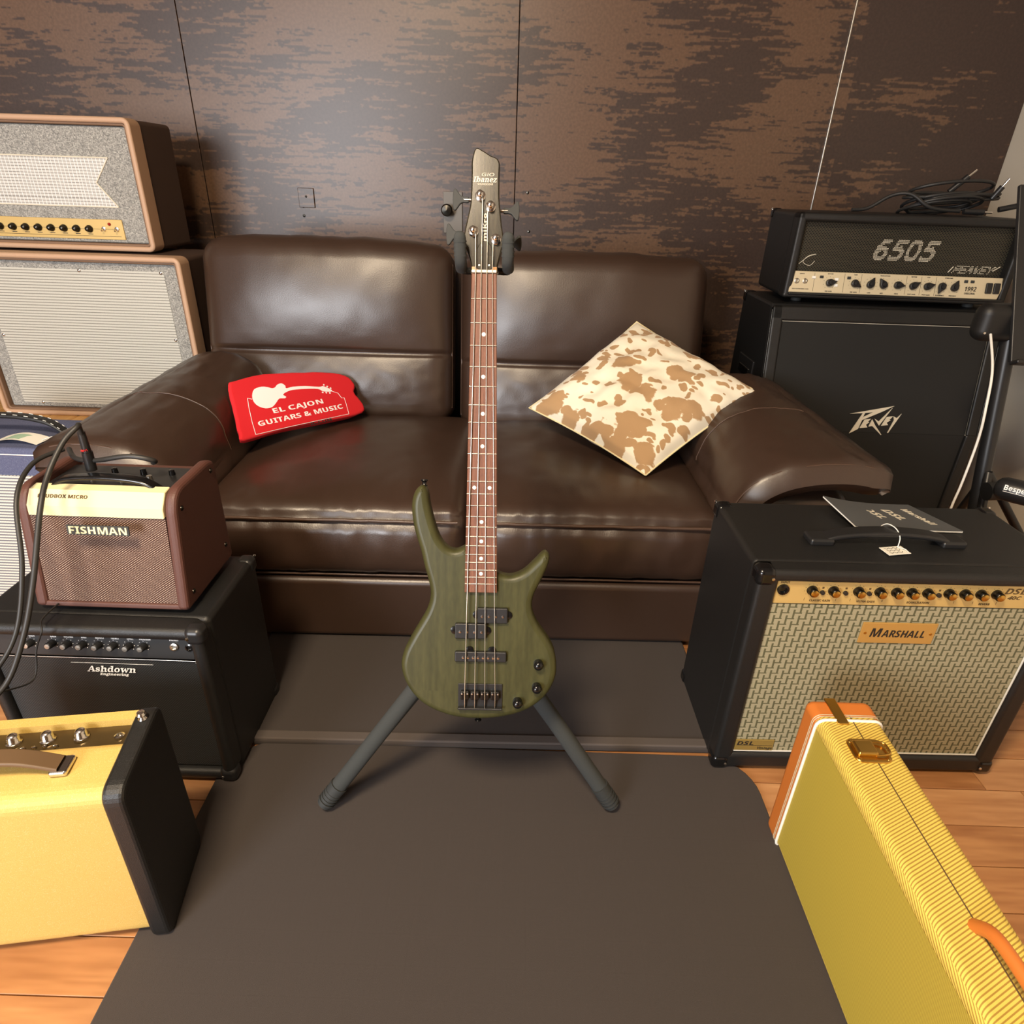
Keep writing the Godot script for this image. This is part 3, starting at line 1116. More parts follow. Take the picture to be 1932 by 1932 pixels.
func left_stack() -> void:
	var bench := thing("wooden_bench", "low bench of pale pine boards carrying the tan-edged speaker cabinet", "bench", Vector3(-1.75, 0, -2.36))
	for i in 11:
		box(bench, "board", Vector3(0.098, 0.03, 0.8), Vector3(-0.5 + 0.1 * i, 0.345, 0), 0.003, M.bench, 1)
	for x: float in [-0.48, 0.46]:
		for z: float in [-0.34, 0.34]:
			box(bench, "leg", Vector3(0.06, 0.33, 0.06), Vector3(x, 0.165, z), 0.003, M.bench, 1)
	# lower cabinet
	var c := thing("speaker_cabinet", "speaker cabinet with cream ribbed cloth and tan edges on the bench", "speaker", Vector3(-1.49, 0.36, -2.2))
	var W := 0.756
	var H := 0.555
	var b := B.new()
	b.rbox(Vector3(W - 0.01, H - 0.006, 0.29), Vector3(0, H / 2, -0.175), 0.015, 3)
	part(c, "case", b, M.tolex_dark_brown)
	b = B.new()
	ring(b, W, H, 0.017, 0.07, Vector3(0, H / 2, -0.035), 0.007)
	part(c, "edge_band", b, M.tan)
	b = B.new()
	ring(b, W - 0.03, H - 0.03, 0.009, 0.05, Vector3(0, H / 2, -0.034), 0.004)
	part(c, "inner_edge", b, M.tan_deep)
	b = B.new()
	b.rbox(Vector3(W - 0.05, H - 0.05, 0.02), Vector3(0, H / 2, -0.035), 0.006, 2)
	part(c, "baffle", b, M.linen)
	b = B.new()
	b.sheet(0.612, 0.465, Vector3(0, 0.274, -0.0238))
	b.rbox(Vector3(0.612, 0.465, 0.004), Vector3(0, 0.274, -0.0262), 0.001, 1)
	part(c, "grille_cloth", b, M.silver_rib)
	for p: Vector2 in [Vector2(0.297, 0.503), Vector2(0.025, 0.503), Vector2(-0.27, 0.503), Vector2(0.3, 0.283), Vector2(-0.3, 0.283), Vector2(0.2, 0.042), Vector2(-0.237, 0.042), Vector2(0.29, 0.042)]:
		facing(c, "screw", screw_mesh(), M.chrome, Vector3(p.x, p.y, -0.0236))
	# amplifier head on it
	var h := thing("amplifier_head", "grey linen amplifier head with sparkle cloth and gold control strip", "amplifier", Vector3(-1.6, 0.918, -2.3))
	W = 0.73
	H = 0.392
	b = B.new()
	b.rbox(Vector3(W - 0.01, H - 0.006, 0.25), Vector3(0, H / 2, -0.155), 0.015, 3)
	part(h, "case", b, M.tolex_dark_brown)
	b = B.new()
	ring(b, W, H, 0.017, 0.07, Vector3(0, H / 2, -0.035), 0.007)
	part(h, "edge_band", b, M.tan)
	b = B.new()
	ring(b, W - 0.03, H - 0.03, 0.009, 0.05, Vector3(0, H / 2, -0.034), 0.004)
	part(h, "inner_edge", b, M.tan_deep)
	b = B.new()
	b.rbox(Vector3(W - 0.05, H - 0.05, 0.02), Vector3(0, H / 2, -0.03), 0.006, 2)
	part(h, "front_board", b, M.linen)
	b = B.new()
	var shape := PackedVector2Array(V2([-0.262, 0.135, 0.262, 0.135, 0.207, 0.206, 0.262, 0.279, -0.262, 0.279, -0.207, 0.206]))
	b.prism(shape, -0.021, -0.0185, 0.0008, 1)
	part(h, "grille_cloth", b, M.sparkle)
	b = B.new()
	for i in 6:
		b.tube(PackedVector3Array([Vector3(shape[i].x, shape[i].y, -0.019), Vector3(shape[(i + 1) % 6].x, shape[(i + 1) % 6].y, -0.019)]), 0.0022, 6)
	part(h, "grille_piping", b, M.pale_ink)
	b = B.new()
	b.rbox(Vector3(0.525, 0.062, 0.006), Vector3(0, 0.066, -0.019), 0.0015, 1)
	part(h, "control_panel", b, M.gold_panel)
	b = B.new()
	b.rbox(Vector3(0.5, 0.0012, 0.001), Vector3(0, 0.045, -0.0158), 0.0004, 1)
	b.rbox(Vector3(0.5, 0.0008, 0.001), Vector3(0, 0.067, -0.0158), 0.0003, 1)
	for i in 9:
		b.rbox(Vector3(0.016, 0.002, 0.0006), Vector3(-0.194 + 0.0428 * i, 0.051, -0.0158), 0.0002, 1)
	part(h, "panel_print", b, M.ink)
	for i in 9:
		facing(h, "knob", dome_knob(), M.dark_metal, Vector3(-0.194 + 0.0428 * i, 0.067, -0.016))
	for x: float in [0.197, 0.241]:
		var tg := facing(h, "toggle_switch", turned("nut", V2([0.007, 0, 0.007, 0.003, 0.004, 0.004, 0, 0.004]), 6), M.chrome, Vector3(x, 0.069, -0.016))
		var tb := B.new()
		tb.tube(PackedVector3Array([Vector3(0, 0.003, 0), Vector3(0, 0.016, 0.006)]), 0.0018, 8, 0.003)
		part(tg, "lever", tb, M.chrome)
	facing(h, "pilot_lamp", turned("jewel", V2([0.005, 0, 0.005, 0.003, 0.003, 0.006, 0, 0.007]), 12), M.red_lamp, Vector3(0.219, 0.083, -0.016))


func blue_amp() -> void:
	var a := thing("blue_amplifier", "amplifier in blue cloth with pale ribbed grille beside the sofa arm", "amplifier", Vector3(-1.47, 0, -1.55))
	var b := B.new()
	b.rbox(Vector3(0.56, 0.5, 0.24), Vector3(0, 0.252, -0.12), 0.012, 3)
	part(a, "case", b, M.denim)
	b = B.new()
	b.sheet(0.5, 0.4, Vector3(0.0, 0.225, 0.0042))
	b.rbox(Vector3(0.5, 0.4, 0.006), Vector3(0.0, 0.225, 0.001), 0.002, 1)
	part(a, "grille_cloth", b, M.blue_rib)
	b = B.new()
	b.tube(PackedVector3Array([Vector3(-0.275, 0.485, 0.0), Vector3(0.275, 0.485, 0.0)]), 0.0018, 6)
	part(a, "piping", b, M.white)
	# strap handle with white stitching along both edges
	var path := curve([Vector3(-0.2, 0.505, -0.11), Vector3(-0.08, 0.54, -0.11), Vector3(0.06, 0.555, -0.11), Vector3(0.17, 0.542, -0.11), Vector3(0.225, 0.505, -0.11)], 8)
	var rows := []
	for p in path:
		var l := PackedVector3Array()
		for q: Vector2 in rrect(0.028, 0.012, 0.005):
			l.append(p + Vector3(0, q.y, q.x))
		rows.append(l)
	b = B.new()
	b.grid(rows, false, true)
	var hd := part(a, "strap_handle", b, M.tolex)
	b = B.new()
	for s: float in [-0.0105, 0.0105]:
		for i in range(0, path.size() - 1, 2):
			var p := path[i].lerp(path[i + 1], 0.1)
			var q := path[i].lerp(path[i + 1], 0.9)
			b.tube(PackedVector3Array([p + Vector3(0, 0.0062, s), q + Vector3(0, 0.0062, s)]), 0.0009, 5)
	part(hd, "stitching", b, M.white).set_meta("kind", "stuff")
	for x: float in [-0.2, 0.222]:
		box(a, "handle_mount", Vector3(0.04, 0.012, 0.036), Vector3(x, 0.506, -0.11), 0.004, M.black_satin, 2)
	var t := thing("price_ticket", "curled paper ticket with green panel on the blue amplifier", "tag", Vector3(-1.33, 0.507, -1.6))
	var tr := []
	var tg := []
	for i in 9:
		var f := i / 8.0
		var y := 0.012 * sin(f * PI) - 0.002 * f
		tr.append(PackedVector3Array([Vector3(-0.07 + 0.12 * f, y, 0.025), Vector3(-0.06 + 0.12 * f, y + 0.002, -0.025)]))
		tg.append(PackedVector3Array([Vector3(-0.06 + 0.095 * f, y + 0.0012, 0.018), Vector3(-0.051 + 0.095 * f, y + 0.0028, -0.012)]))
	b = B.new()
	b.grid(tr, false, false, Vector3.UP)
	part(t, "paper", b, M.paper)
	b = B.new()
	b.grid(tg, false, false, Vector3.UP)
	part(t, "green_panel", b, M.paper_green)
	b = B.new()
	b.tube(curve([Vector3(0.05, 0.002, 0), Vector3(0.07, 0.008, -0.012), Vector3(0.095, 0.006, -0.02), Vector3(0.115, 0.012, -0.03), Vector3(0.12, 0.02, -0.05)]), 0.0009, 5)
	part(t, "string", b, M.white)


func black_combo() -> void:
	var a := thing("combo_amplifier", "black combo amplifier with silver-capped knobs under the brown amplifier", "amplifier", Vector3(-0.795, 0, -0.935))
	var W := 0.445
	var H := 0.41
	var b := B.new()
	b.rbox(Vector3(W, H - 0.01, 0.235), Vector3(0, H / 2 + 0.005, -0.1575), 0.012, 3)
	part(a, "case", b, M.tolex)
	b = B.new()
	ring(b, W, H - 0.01, 0.026, 0.05, Vector3(0, H / 2 + 0.005, -0.025), 0.011)
	part(a, "front_lip", b, M.tolex)
	b = B.new()
	b.X = Transform3D(rot(-12), Vector3(0, 0.361, -0.016))
	b.rbox(Vector3(W - 0.05, 0.05, 0.01), Vector3.ZERO, 0.002, 1)
	var cp := part(a, "control_panel", b, M.black_satin)
	b = B.new()
	b.X = Transform3D(rot(-12), Vector3(0, 0.361, -0.016))
	var lab := ["GAIN", "GAIN", "VOLUME", "BASS", "MIDDLE", "TREBLE", "LEVEL", "PROGRAM"]
	var kx := [-0.113, -0.072, -0.043, -0.014, 0.016, 0.045, 0.074, 0.102]
	for i in 8:
		b.words(lab[i], 0.0032, Transform3D(Basis(), Vector3(kx[i] + 0.004, 0.0155, 0.005)))
	b.words("PHONES", 0.0032, Transform3D(Basis(), Vector3(0.161, 0.0155, 0.005)))
	b.words("LINE IN", 0.0032, Transform3D(Basis(), Vector3(0.193, 0.0155, 0.005)))
	b.words("EQ", 0.0026, Transform3D(Basis(), Vector3(0.02, 0.0215, 0.005)))
	b.words("EFFECTS", 0.0026, Transform3D(Basis(), Vector3(0.092, 0.0215, 0.005)))
	for l: Array in [[-0.014, 0.05], [0.074, 0.108], [-0.072, -0.038]]:
		var w: float = l[1] - l[0]
		b.rbox(Vector3(w, 0.0006, 0.0006), Vector3((l[0] + l[1]) / 2, 0.0192, 0.0052), 0.0002, 1)
		for x: float in l:
			b.rbox(Vector3(0.0006, 0.003, 0.0006), Vector3(x, 0.018, 0.0052), 0.0002, 1)
	for i in 8:
		for k in 7:
			var w := deg_to_rad(-40.0 + k * 43.0)
			b.rbox(Vector3(0.0012, 0.0012, 0.0006), Vector3(kx[i] + 0.0105 * cos(w), 0.001 + 0.0105 * sin(w), 0.0052), 0.0002, 1)
	part(cp, "panel_print", b, M.white_ink)
	for i in 8:
		var at := Transform3D(rot(-12), Vector3(0, 0.361, -0.016)) * Vector3(kx[i], 0.001, 0.005)
		var k := inst(cp, "knob", turned("smallknob", V2([0.0075, 0, 0.0068, 0.013, 0.0055, 0.0145, 0, 0.0145]), 16), M.black_satin, at, Vector3(78, 0, 0))
		var t := inst(k, "cap", turned("cap", V2([0.005, 0, 0.0048, 0.0008, 0, 0.001]), 14), M.steel, Vector3(0, 0.0145, 0))
		t.name = "cap"
	var ja := Transform3D(rot(-12), Vector3(0, 0.361, -0.016))
	inst(cp, "jack_socket", turned("jack", V2([0.008, 0, 0.008, 0.003, 0.005, 0.004, 0.0045, 0.001, 0, 0.001]), 14), M.steel, ja * Vector3(0.161, 0.002, 0.005), Vector3(78, 0, 0))
	inst(cp, "jack_socket", turned("jack", [], 14), M.black_gloss, ja * Vector3(0.19, 0.002, 0.005), Vector3(78, 0, 0))
	b = B.new()
	b.X = Transform3D(rot(0), Vector3(0, 0, 0))
	b.rbox(Vector3(W - 0.05, 0.285, 0.012), Vector3(0, 0.18, -0.02), 0.003, 1)
	part(a, "baffle", b, M.black)
	b = B.new()
	b.sheet(W - 0.055, 0.285, Vector3(0, 0.185, -0.0132))
	part(a, "grille_cloth", b, M.ash_grille)
	b = B.new()
	b.tube(curve([Vector3(-W / 2 + 0.028, 0.33, -0.011), Vector3(0, 0.3302, -0.011), Vector3(W / 2 - 0.034, 0.33, -0.011), Vector3(W / 2 - 0.028, 0.326, -0.011)], 4), 0.0013, 6)
	part(a, "trim_strip", b, M.steel)
	b = B.new()
	var sl := Transform3D(Basis(Vector3(1, 0, 0), Vector3(0.35, 1, 0), Vector3(0, 0, 1)), Vector3(0.026, 0.303, -0.011))
	b.words("Ashdown", 0.0135, sl, 0.094, 700, "Droid Serif")
	b.words("Engineering", 0.0055, sl.translated(Vector3(0.002, -0.0125, 0)), 0.056, 700, "Droid Serif")
	b.rbox(Vector3(0.16, 0.0005, 0.0006), Vector3(0.03, 0.3175, -0.0112), 0.0002, 1)
	part(a, "badge", b, M.white_ink)
	for sx: float in [-1.0, 1.0]:
		for y: float in [0.01, H]:
			corner(a, Vector3(sx * W / 2, y, 0.0), Vector3(sx, 1 if y > 0.1 else -1, 1), 0.036, M.black_satin)
			corner(a, Vector3(sx * W / 2, y, -0.275), Vector3(sx, 1 if y > 0.1 else -1, -1), 0.036, M.black_satin)
		for z: float in [-0.04, -0.24]:
			inst(a, "foot", turned("foot", V2([0.0, 0, 0.014, 0, 0.016, 0.016, 0, 0.016]), 14), M.rubber, Vector3(sx * 0.19, 0.0, z))


func brown_amp() -> void:
	var a := thing("acoustic_amplifier", "small brown amplifier with cream top strip on the black combo", "amplifier", Vector3(-0.758, 0.413, -0.985))
	a.scale.y = 0.935
	var W := 0.292
	# side cheeks follow the leaning profile; z runs to the viewer
	var prof := PackedVector2Array(V2([0.0, 0.006, 0.0, 0.03]))
	prof = PackedVector2Array(V2([-0.004, 0.006, 0.002, 0.014, -0.033, 0.222, -0.046, 0.246, -0.066, 0.256, -0.185, 0.258, -0.205, 0.25, -0.21, 0.235, -0.21, 0.012, -0.2, 0.006]))
	for sx: float in [-1.0, 1.0]:
		var b := B.new()
		b.X = Transform3D(Basis(Vector3(0, 0, 1), Vector3(0, 1, 0), Vector3(sx, 0, 0)), Vector3(sx * (W / 2 - 0.022), 0, 0))
		b.prism(rounded(prof, 0.012), 0.0, 0.022, 0.008, 3)
		part(a, "side_cheek", b, M.tolex_brown)
	var inner := PackedVector2Array(V2([-0.012, 0.01, -0.04, 0.2, -0.075, 0.236, -0.2, 0.236, -0.2, 0.01]))
	var b := B.new()
	b.X = Transform3D(Basis(Vector3(0, 0, 1), Vector3(0, 1, 0), Vector3(1, 0, 0)), Vector3(-W / 2 + 0.013, 0, 0))
	b.prism(inner, 0.0, W - 0.026)
	part(a, "case", b, M.tolex_brown)
	var lean := rot(-8)
	b = B.new()
	b.X = Transform3D(lean, Vector3(0, 0, 0))
	b.sheet(W - 0.044, 0.19, Vector3(0, 0.111, -0.0035))
	b.rbox(Vector3(W - 0.044, 0.19, 0.006), Vector3(0, 0.111, -0.0069), 0.001, 1)
	part(a, "grille", b, M.fish_grille)
	b = B.new()
	b.X = Transform3D(lean, Vector3(0, 0, 0))
	b.rbox(Vector3(W - 0.026, 0.012, 0.012), Vector3(0, 0.014, -0.005), 0.004, 2)
	part(a, "bottom_rail", b, M.tolex_brown)
	# cream strip folded over the top edge
	b = B.new()
	b.X = Transform3D(Basis(Vector3(0, 0, 1), Vector3(0, 1, 0), Vector3(1, 0, 0)), Vector3(-W / 2 + 0.022, 0, 0))
	b.prism(PackedVector2Array(V2([-0.029, 0.204, -0.031, 0.224, -0.05, 0.25, -0.07, 0.2525, -0.07, 0.24, -0.045, 0.205])), 0.0, W - 0.044, 0.0012, 1)
	part(a, "cream_strip", b, M.cream)
	b = B.new()
	var st := Transform3D(Basis(Vector3(1, 0, 0), Vector3(0, 0.81, -0.59), Vector3(0, 0.59, 0.81)), Vector3(-0.06, 0.2395, -0.0418))
	b.words("LOUDBOX MICRO", 0.0068, st, 0.09, 700)
	part(a, "strip_print", b, M.ink_soft)
	var bd := B.new()
	bd.X = Transform3D(lean, Vector3(0.016, 0.1905, -0.002))
	bd.rbox(Vector3(0.112, 0.02, 0.003), Vector3.ZERO, 0.001, 1)
	var plate := part(a, "name_plate", bd, M.rubber)
	b = B.new()
	b.X = Transform3D(lean, Vector3(0.016, 0.1905, -0.002))
	b.words("FISHMAN", 0.0145, Transform3D(Basis(), Vector3(0, 0, 0.0016)), 0.104, 700)
	part(plate, "lettering", b, M.cream)
	# control well in the top
	b = B.new()
	b.rbox(Vector3(W - 0.05, 0.01, 0.09), Vector3(0, 0.237, -0.135), 0.003, 1)
	var well := part(a, "top_panel", b, M.black_satin)
	for i in 6:
		inst(well, "knob", turned("tinyknob", V2([0.006, 0, 0.005, 0.011, 0, 0.0115]), 12), M.black_gloss if i % 2 else M.steel, Vector3(-0.05 + 0.028 * i, 0.242, -0.115 - 0.03 * (i % 2)))
	b = B.new()
	var path := curve([Vector3(-0.1, 0.242, -0.075), Vector3(-0.07, 0.262, -0.075), Vector3(0.0, 0.268, -0.075), Vector3(0.07, 0.262, -0.075), Vector3(0.105, 0.242, -0.075)], 6)
	var rows := []
	for p in path:
		var l := PackedVector3Array()
		for q: Vector2 in rrect(0.022, 0.009, 0.004):
			l.append(p + Vector3(0, q.y, q.x))
		rows.append(l)
	b.grid(rows, false, true)
	part(a, "handle", b, M.black_gloss)
	for sx: float in [-1.0, 1.0]:
		for p: Vector2 in [Vector2(-0.055, 0.215), Vector2(-0.185, 0.235), Vector2(-0.185, 0.05), Vector2(-0.03, 0.035)]:
			inst(a, "screw", screw_mesh(), M.dark_metal, Vector3(sx * W / 2, p.y, p.x), Vector3(0, 0, -90 * sx))
		for z: float in [-0.03, -0.18]:
			inst(a, "foot", turned("lowfoot", V2([0, -0.001, 0.01, -0.001, 0.011, 0.008, 0, 0.008]), 12), M.rubber, Vector3(sx * 0.11, 0, z))


func yellow_amp() -> void:
	var a := thing("yellow_amplifier", "amplifier in gold yellow cloth with black side panels in the front corner", "amplifier", Vector3(-0.764, 0, -0.591), 9.0)
	var W := 0.42
	var prof := PackedVector2Array(V2([0.004, 0.004, 0.0, 0.36, -0.176, 0.372, -0.18, 0.004]))
	for sx: float in [-1.0, 1.0]:
		var b := B.new()
		b.X = Transform3D(Basis(Vector3(0, 0, 1), Vector3(0, 1, 0), Vector3(sx, 0, 0)), Vector3(sx * (W / 2 - 0.032), 0, 0))
		b.prism(rounded(prof, 0.026, 6), 0.0, 0.032, 0.007, 3)
		part(a, "side_panel", b, M.tolex)
	var front := (rounded(PackedVector2Array(V2([-0.006, 0.012, -0.006, 0.353, -0.108, 0.3595, -0.108, 0.32, -0.06, 0.02])), 0.024, 6))
	var b := B.new()
	var ax := Transform3D(Basis(Vector3(0, 0, 1), Vector3(0, 1, 0), Vector3(1, 0, 0)), Vector3(-W / 2 + 0.031, 0, 0))
	b.X = ax
	b.prism(front, 0.0, W - 0.062, 0.001, 1)
	part(a, "front_cloth", b, M.yellow_cloth)
	b = B.new()
	b.X = ax
	b.prism(PackedVector2Array(V2([-0.15, 0.362, -0.168, 0.3635, -0.172, 0.358, -0.172, 0.02, -0.15, 0.02])), 0.0, W - 0.062, 0.001, 1)
	part(a, "rear_cloth", b, M.yellow_cloth)
	b = B.new()
	b.X = ax
	b.prism(PackedVector2Array(V2([-0.107, 0.345, -0.151, 0.349, -0.151, 0.02, -0.107, 0.02])), 0.0, W - 0.062)
	var cp := part(a, "control_panel", b, mat(rgb(92, 76, 48), 0.35, 0.6))
	for i in 6:
		inst(cp, "knob", dome_knob(), M.chrome, Vector3(-0.15 + 0.05 * i, 0.3465, -0.131), Vector3(-7, 0, 0))
	inst(cp, "jack_socket", turned("jack", [], 14), M.chrome, Vector3(0.158, 0.3465, -0.128), Vector3(-7, 0, 0))
	for i in 4:
		inst(cp, "switch", turned("tiny", V2([0.003, 0, 0.003, 0.007, 0, 0.008]), 10), M.chrome, Vector3(0.02 + 0.016 * i, 0.3445, -0.115), Vector3(-7, 0, 0))
	# strap handle across the top
	var path := curve([Vector3(-0.14, 0.361, -0.062), Vector3(-0.09, 0.386, -0.062), Vector3(-0.02, 0.39, -0.062), Vector3(0.05, 0.386, -0.062), Vector3(0.105, 0.366, -0.062)], 6)
	var rows := []
	for p in path:
		var l := PackedVector3Array()
		for q: Vector2 in rrect(0.03, 0.008, 0.003):
			l.append(p + Vector3(0, q.y, q.x))
		rows.append(l)
	b = B.new()
	b.grid(rows, false, true)
	var hd := part(a, "strap_handle", b, mat(rgb(96, 74, 50), 0.55))
	for x: float in [-0.14, 0.105]:
		box(hd, "handle_plate", Vector3(0.026, 0.01, 0.036), Vector3(x, 0.362, -0.062), 0.004, M.chrome, 2)
	inst(a, "strap_button", turned("button", V2([0.007, 0, 0.004, 0.004, 0.008, 0.01, 0.006, 0.014, 0, 0.015]), 14), M.chrome, Vector3(0.194, 0.3705, -0.14))
	for sx: float in [-1.0, 1.0]:
		for z: float in [-0.03, -0.15]:
			inst(a, "foot", turned("tallfoot", V2([0, 0, 0.012, 0, 0.013, 0.012, 0, 0.012]), 12), M.rubber, Vector3(sx * 0.17, 0, z))


func pointer_knob() -> ArrayMesh:
	if not made.has("pointer"):
		var b := B.new()
		b.prism(curve2(V2([0.0, 0.022, 0.0045, 0.014, 0.0105, 0.004, 0.0105, -0.006, 0.005, -0.012, -0.005, -0.012, -0.0105, -0.006, -0.0105, 0.004, -0.0045, 0.014]), 2), 0.0, 0.012, 0.003, 2)
		b.X = Transform3D(rot(90), Vector3(0, 0, 0.011))
		b.lathe(V2([0.007, 0.0, 0.006, 0.004, 0.0, 0.005]), 14)
		made["pointer"] = b.mesh()
	return made["pointer"]


func tall_stack() -> void:
	# cabinet with a slanted upper front
	var c := thing("speaker_cabinet", "tall black speaker cabinet with slanted cloth front beside the sofa", "speaker", Vector3(1.185, 0, -2.055))
	var W := 0.745
	var side := PackedVector2Array(V2([0.0, 0.015, 0.0, 0.45, -0.0755, 0.838, -0.085, 0.845, -0.355, 0.845, -0.363, 0.837, -0.363, 0.015]))
	var ax := Transform3D(Basis(Vector3(0, 0, 1), Vector3(0, 1, 0), Vector3(1, 0, 0)), Vector3(-W / 2, 0, 0))
	var b := B.new()
	b.X = ax
	b.prism(side, 0.0, W, 0.008, 2)
	part(c, "case", b, M.tolex)
	var slant := Transform3D(rot(-11), Vector3(0, 0.45, 0))
	b = B.new()
	b.X = slant
	b.rbox(Vector3(W, 0.046, 0.02), Vector3(0, 0.374, 0.004), 0.008, 2)
	for s: float in [-1.0, 1.0]:
		b.rbox(Vector3(0.037, 0.4, 0.02), Vector3(s * (W / 2 - 0.0185), 0.197, 0.004), 0.008, 2)
	b.X = Transform3D()
	for s: float in [-1.0, 1.0]:
		b.rbox(Vector3(0.037, 0.44, 0.02), Vector3(s * (W / 2 - 0.0185), 0.235, 0.004), 0.008, 2)
	b.rbox(Vector3(W, 0.046, 0.02), Vector3(0, 0.04, 0.004), 0.008, 2)
	part(c, "front_frame", b, M.tolex)
	b = B.new()
	b.X = slant
	b.sheet(W - 0.07, 0.352, Vector3(0, 0.176, 0.003))
	b.X = Transform3D()
	b.sheet(W - 0.07, 0.4, Vector3(0, 0.25, 0.003))
	part(c, "grille_cloth", b, M.cab_cloth)
	b = B.new()
	b.X = slant
	b.tube(PackedVector3Array([Vector3(-W / 2 + 0.037, 0.351, 0.006), Vector3(W / 2 - 0.037, 0.351, 0.006)]), 0.0016, 6)
	b.tube(PackedVector3Array([Vector3(W / 2 - 0.036, 0.35, 0.006), Vector3(W / 2 - 0.036, 0.0, 0.006)]), 0.0011, 6)
	part(c, "piping", b, M.pale_ink)
	b = B.new()
	b.X = slant
	for s: float in [-1.0, 1.0]:
		b.tube(PackedVector3Array([Vector3(s * (W / 2 + 0.0005), 0.385, 0.011), Vector3(s * (W / 2 + 0.0005), 0.0, 0.011)]), 0.0022, 6)
	part(c, "edge_trim", b, M.dark_metal)
	var logo := [
		[-0.063, 0.061, 0.08, 0.091, 0.039, 0.069, 0.013, 0.068, -0.014, 0.065, -0.02, 0.064], [0.013, 0.068, 0.039, 0.069, -0.019, 0.041, -0.017, 0.051],
		[-0.02, 0.064, -0.013, 0.065, -0.018, 0.05, -0.019, 0.041, -0.027, 0.011, -0.054, -0.005], [-0.01, 0.043, 0.01, 0.046, 0.002, 0.036, 0.007, 0.035, -0.003, 0.026, 0.003, 0.017, -0.022, 0.014],
		[0.015, 0.044, 0.028, 0.025, 0.055, -0.006, 0.053, -0.007, 0.019, 0.022, 0.007, 0.02], [0.022, 0.047, 0.038, 0.038, 0.075, 0.084, 0.041, 0.024],
		[0.062, 0.054, 0.082, 0.057, 0.076, 0.049, 0.072, 0.045, 0.077, 0.044, 0.065, 0.035, 0.071, 0.027, 0.049, 0.024], [0.084, 0.057, 0.096, 0.051, 0.109, 0.066, 0.076, 0.0, 0.074, 0.001, 0.088, 0.044]]
	b = B.new()
	b.X = slant
	for l: Array in logo:
		b.prism(PackedVector2Array(V2(l)), 0.003, 0.006)
	part(c, "emblem", b, M.pale_ink)
	b = B.new()
	b.rbox(Vector3(0.008, 0.09, 0.15), Vector3(-W / 2 - 0.001, 0.6, -0.2), 0.003, 2)
	var hp := part(c, "side_handle", b, M.black_satin)
	b = B.new()
	b.rbox(Vector3(0.012, 0.03, 0.1), Vector3(-W / 2 - 0.004, 0.6, -0.2), 0.005, 2)
	part(hp, "grip", b, M.black_gloss)
	for s: float in [-1.0, 1.0]:
		corner(c, Vector3(s * W / 2, 0.845, -0.363), Vector3(s, 1, -1), 0.04)
		for z: float in [-0.05, -0.31]:
			inst(c, "foot", turned("cabfoot", V2([0, 0, 0.018, 0, 0.02, 0.018, 0, 0.018]), 14), M.rubber, Vector3(s * 0.3, 0, z))
	# head
	var h := thing("amplifier_head", "black amplifier head with cream control strip on the slanted cabinet", "amplifier", Vector3(1.198, 0.862, -2.15), -2.0)
	W = 0.7
	var H := 0.25
	b = B.new()
	b.rbox(Vector3(W, H, 0.24), Vector3(0, H / 2, -0.15), 0.014, 3)
	part(h, "case", b, M.tolex)
	b = B.new()
	b.rbox(Vector3(W, 0.026, 0.05), Vector3(0, H - 0.013, -0.015), 0.01, 3)
	b.rbox(Vector3(W, 0.018, 0.05), Vector3(0, 0.009, -0.015), 0.008, 3)
	for s: float in [-1.0, 1.0]:
		b.rbox(Vector3(0.026, H, 0.05), Vector3(s * (W / 2 - 0.013), H / 2, -0.015), 0.01, 3)
	part(h, "front_lip", b, M.tolex)
	b = B.new()
	b.sheet(W - 0.05, 0.145, Vector3(0, 0.152, -0.022))
	b.rbox(Vector3(W - 0.05, 0.145, 0.004), Vector3(0, 0.152, -0.0245), 0.001, 1)
	var gr := part(h, "grille", b, M.perforated)
	# digits and small name painted on the holes, dot by dot
	b = B.new()
	var strokes := {
		"6": V2([0.85, 0.97, 0.45, 0.95, 0.15, 0.62, 0.1, 0.28, 0.3, 0.05, 0.68, 0.05, 0.9, 0.27, 0.82, 0.5, 0.5, 0.58, 0.14, 0.42]),
		"5": V2([0.98, 0.95, 0.3, 0.95, 0.2, 0.55, 0.62, 0.6, 0.9, 0.4, 0.85, 0.15, 0.5, 0.03, 0.08, 0.1]),
		"0": V2([0.5, 0.98, 0.82, 0.85, 0.92, 0.5, 0.82, 0.15, 0.5, 0.02, 0.18, 0.15, 0.08, 0.5, 0.18, 0.85, 0.5, 0.98])}
	var word := "6505"
	for i in 4:
		var st: Array = strokes[word[i]]
		for r in 15:
			for q in 13:
				var p := Vector2((q + 0.5 * (r % 2)) / 12.0, r / 14.0)
				for k in st.size() - 1:
					if Geometry2D.get_closest_point_to_segment(p, st[k], st[k + 1]).distance_to(p) < 0.125:
						b.rbox(Vector3(0.0021, 0.0027, 0.0012), Vector3(-0.088 + 0.0485 * i + p.x * 0.04 + p.y * 0.012, 0.1205 + p.y * 0.058, -0.0212), 0.0005, 1)
						break
	part(gr, "model_number", b, M.pale_ink)
	b = B.new()
	var letters := {"P": [[0, 0, 0, 1, 0.9, 1, 0.9, 0.5, 0, 0.5]], "E": [[1, 0, 0, 0, 0, 1, 1, 1], [0, 0.5, 0.8, 0.5]], "A": [[0, 0, 0.5, 1, 1, 0], [0.25, 0.4, 0.75, 0.4]], "V": [[0, 1, 0.5, 0, 1, 1]], "Y": [[0, 1, 0.5, 0.5, 1, 1], [0.5, 0.5, 0.5, 0]]}
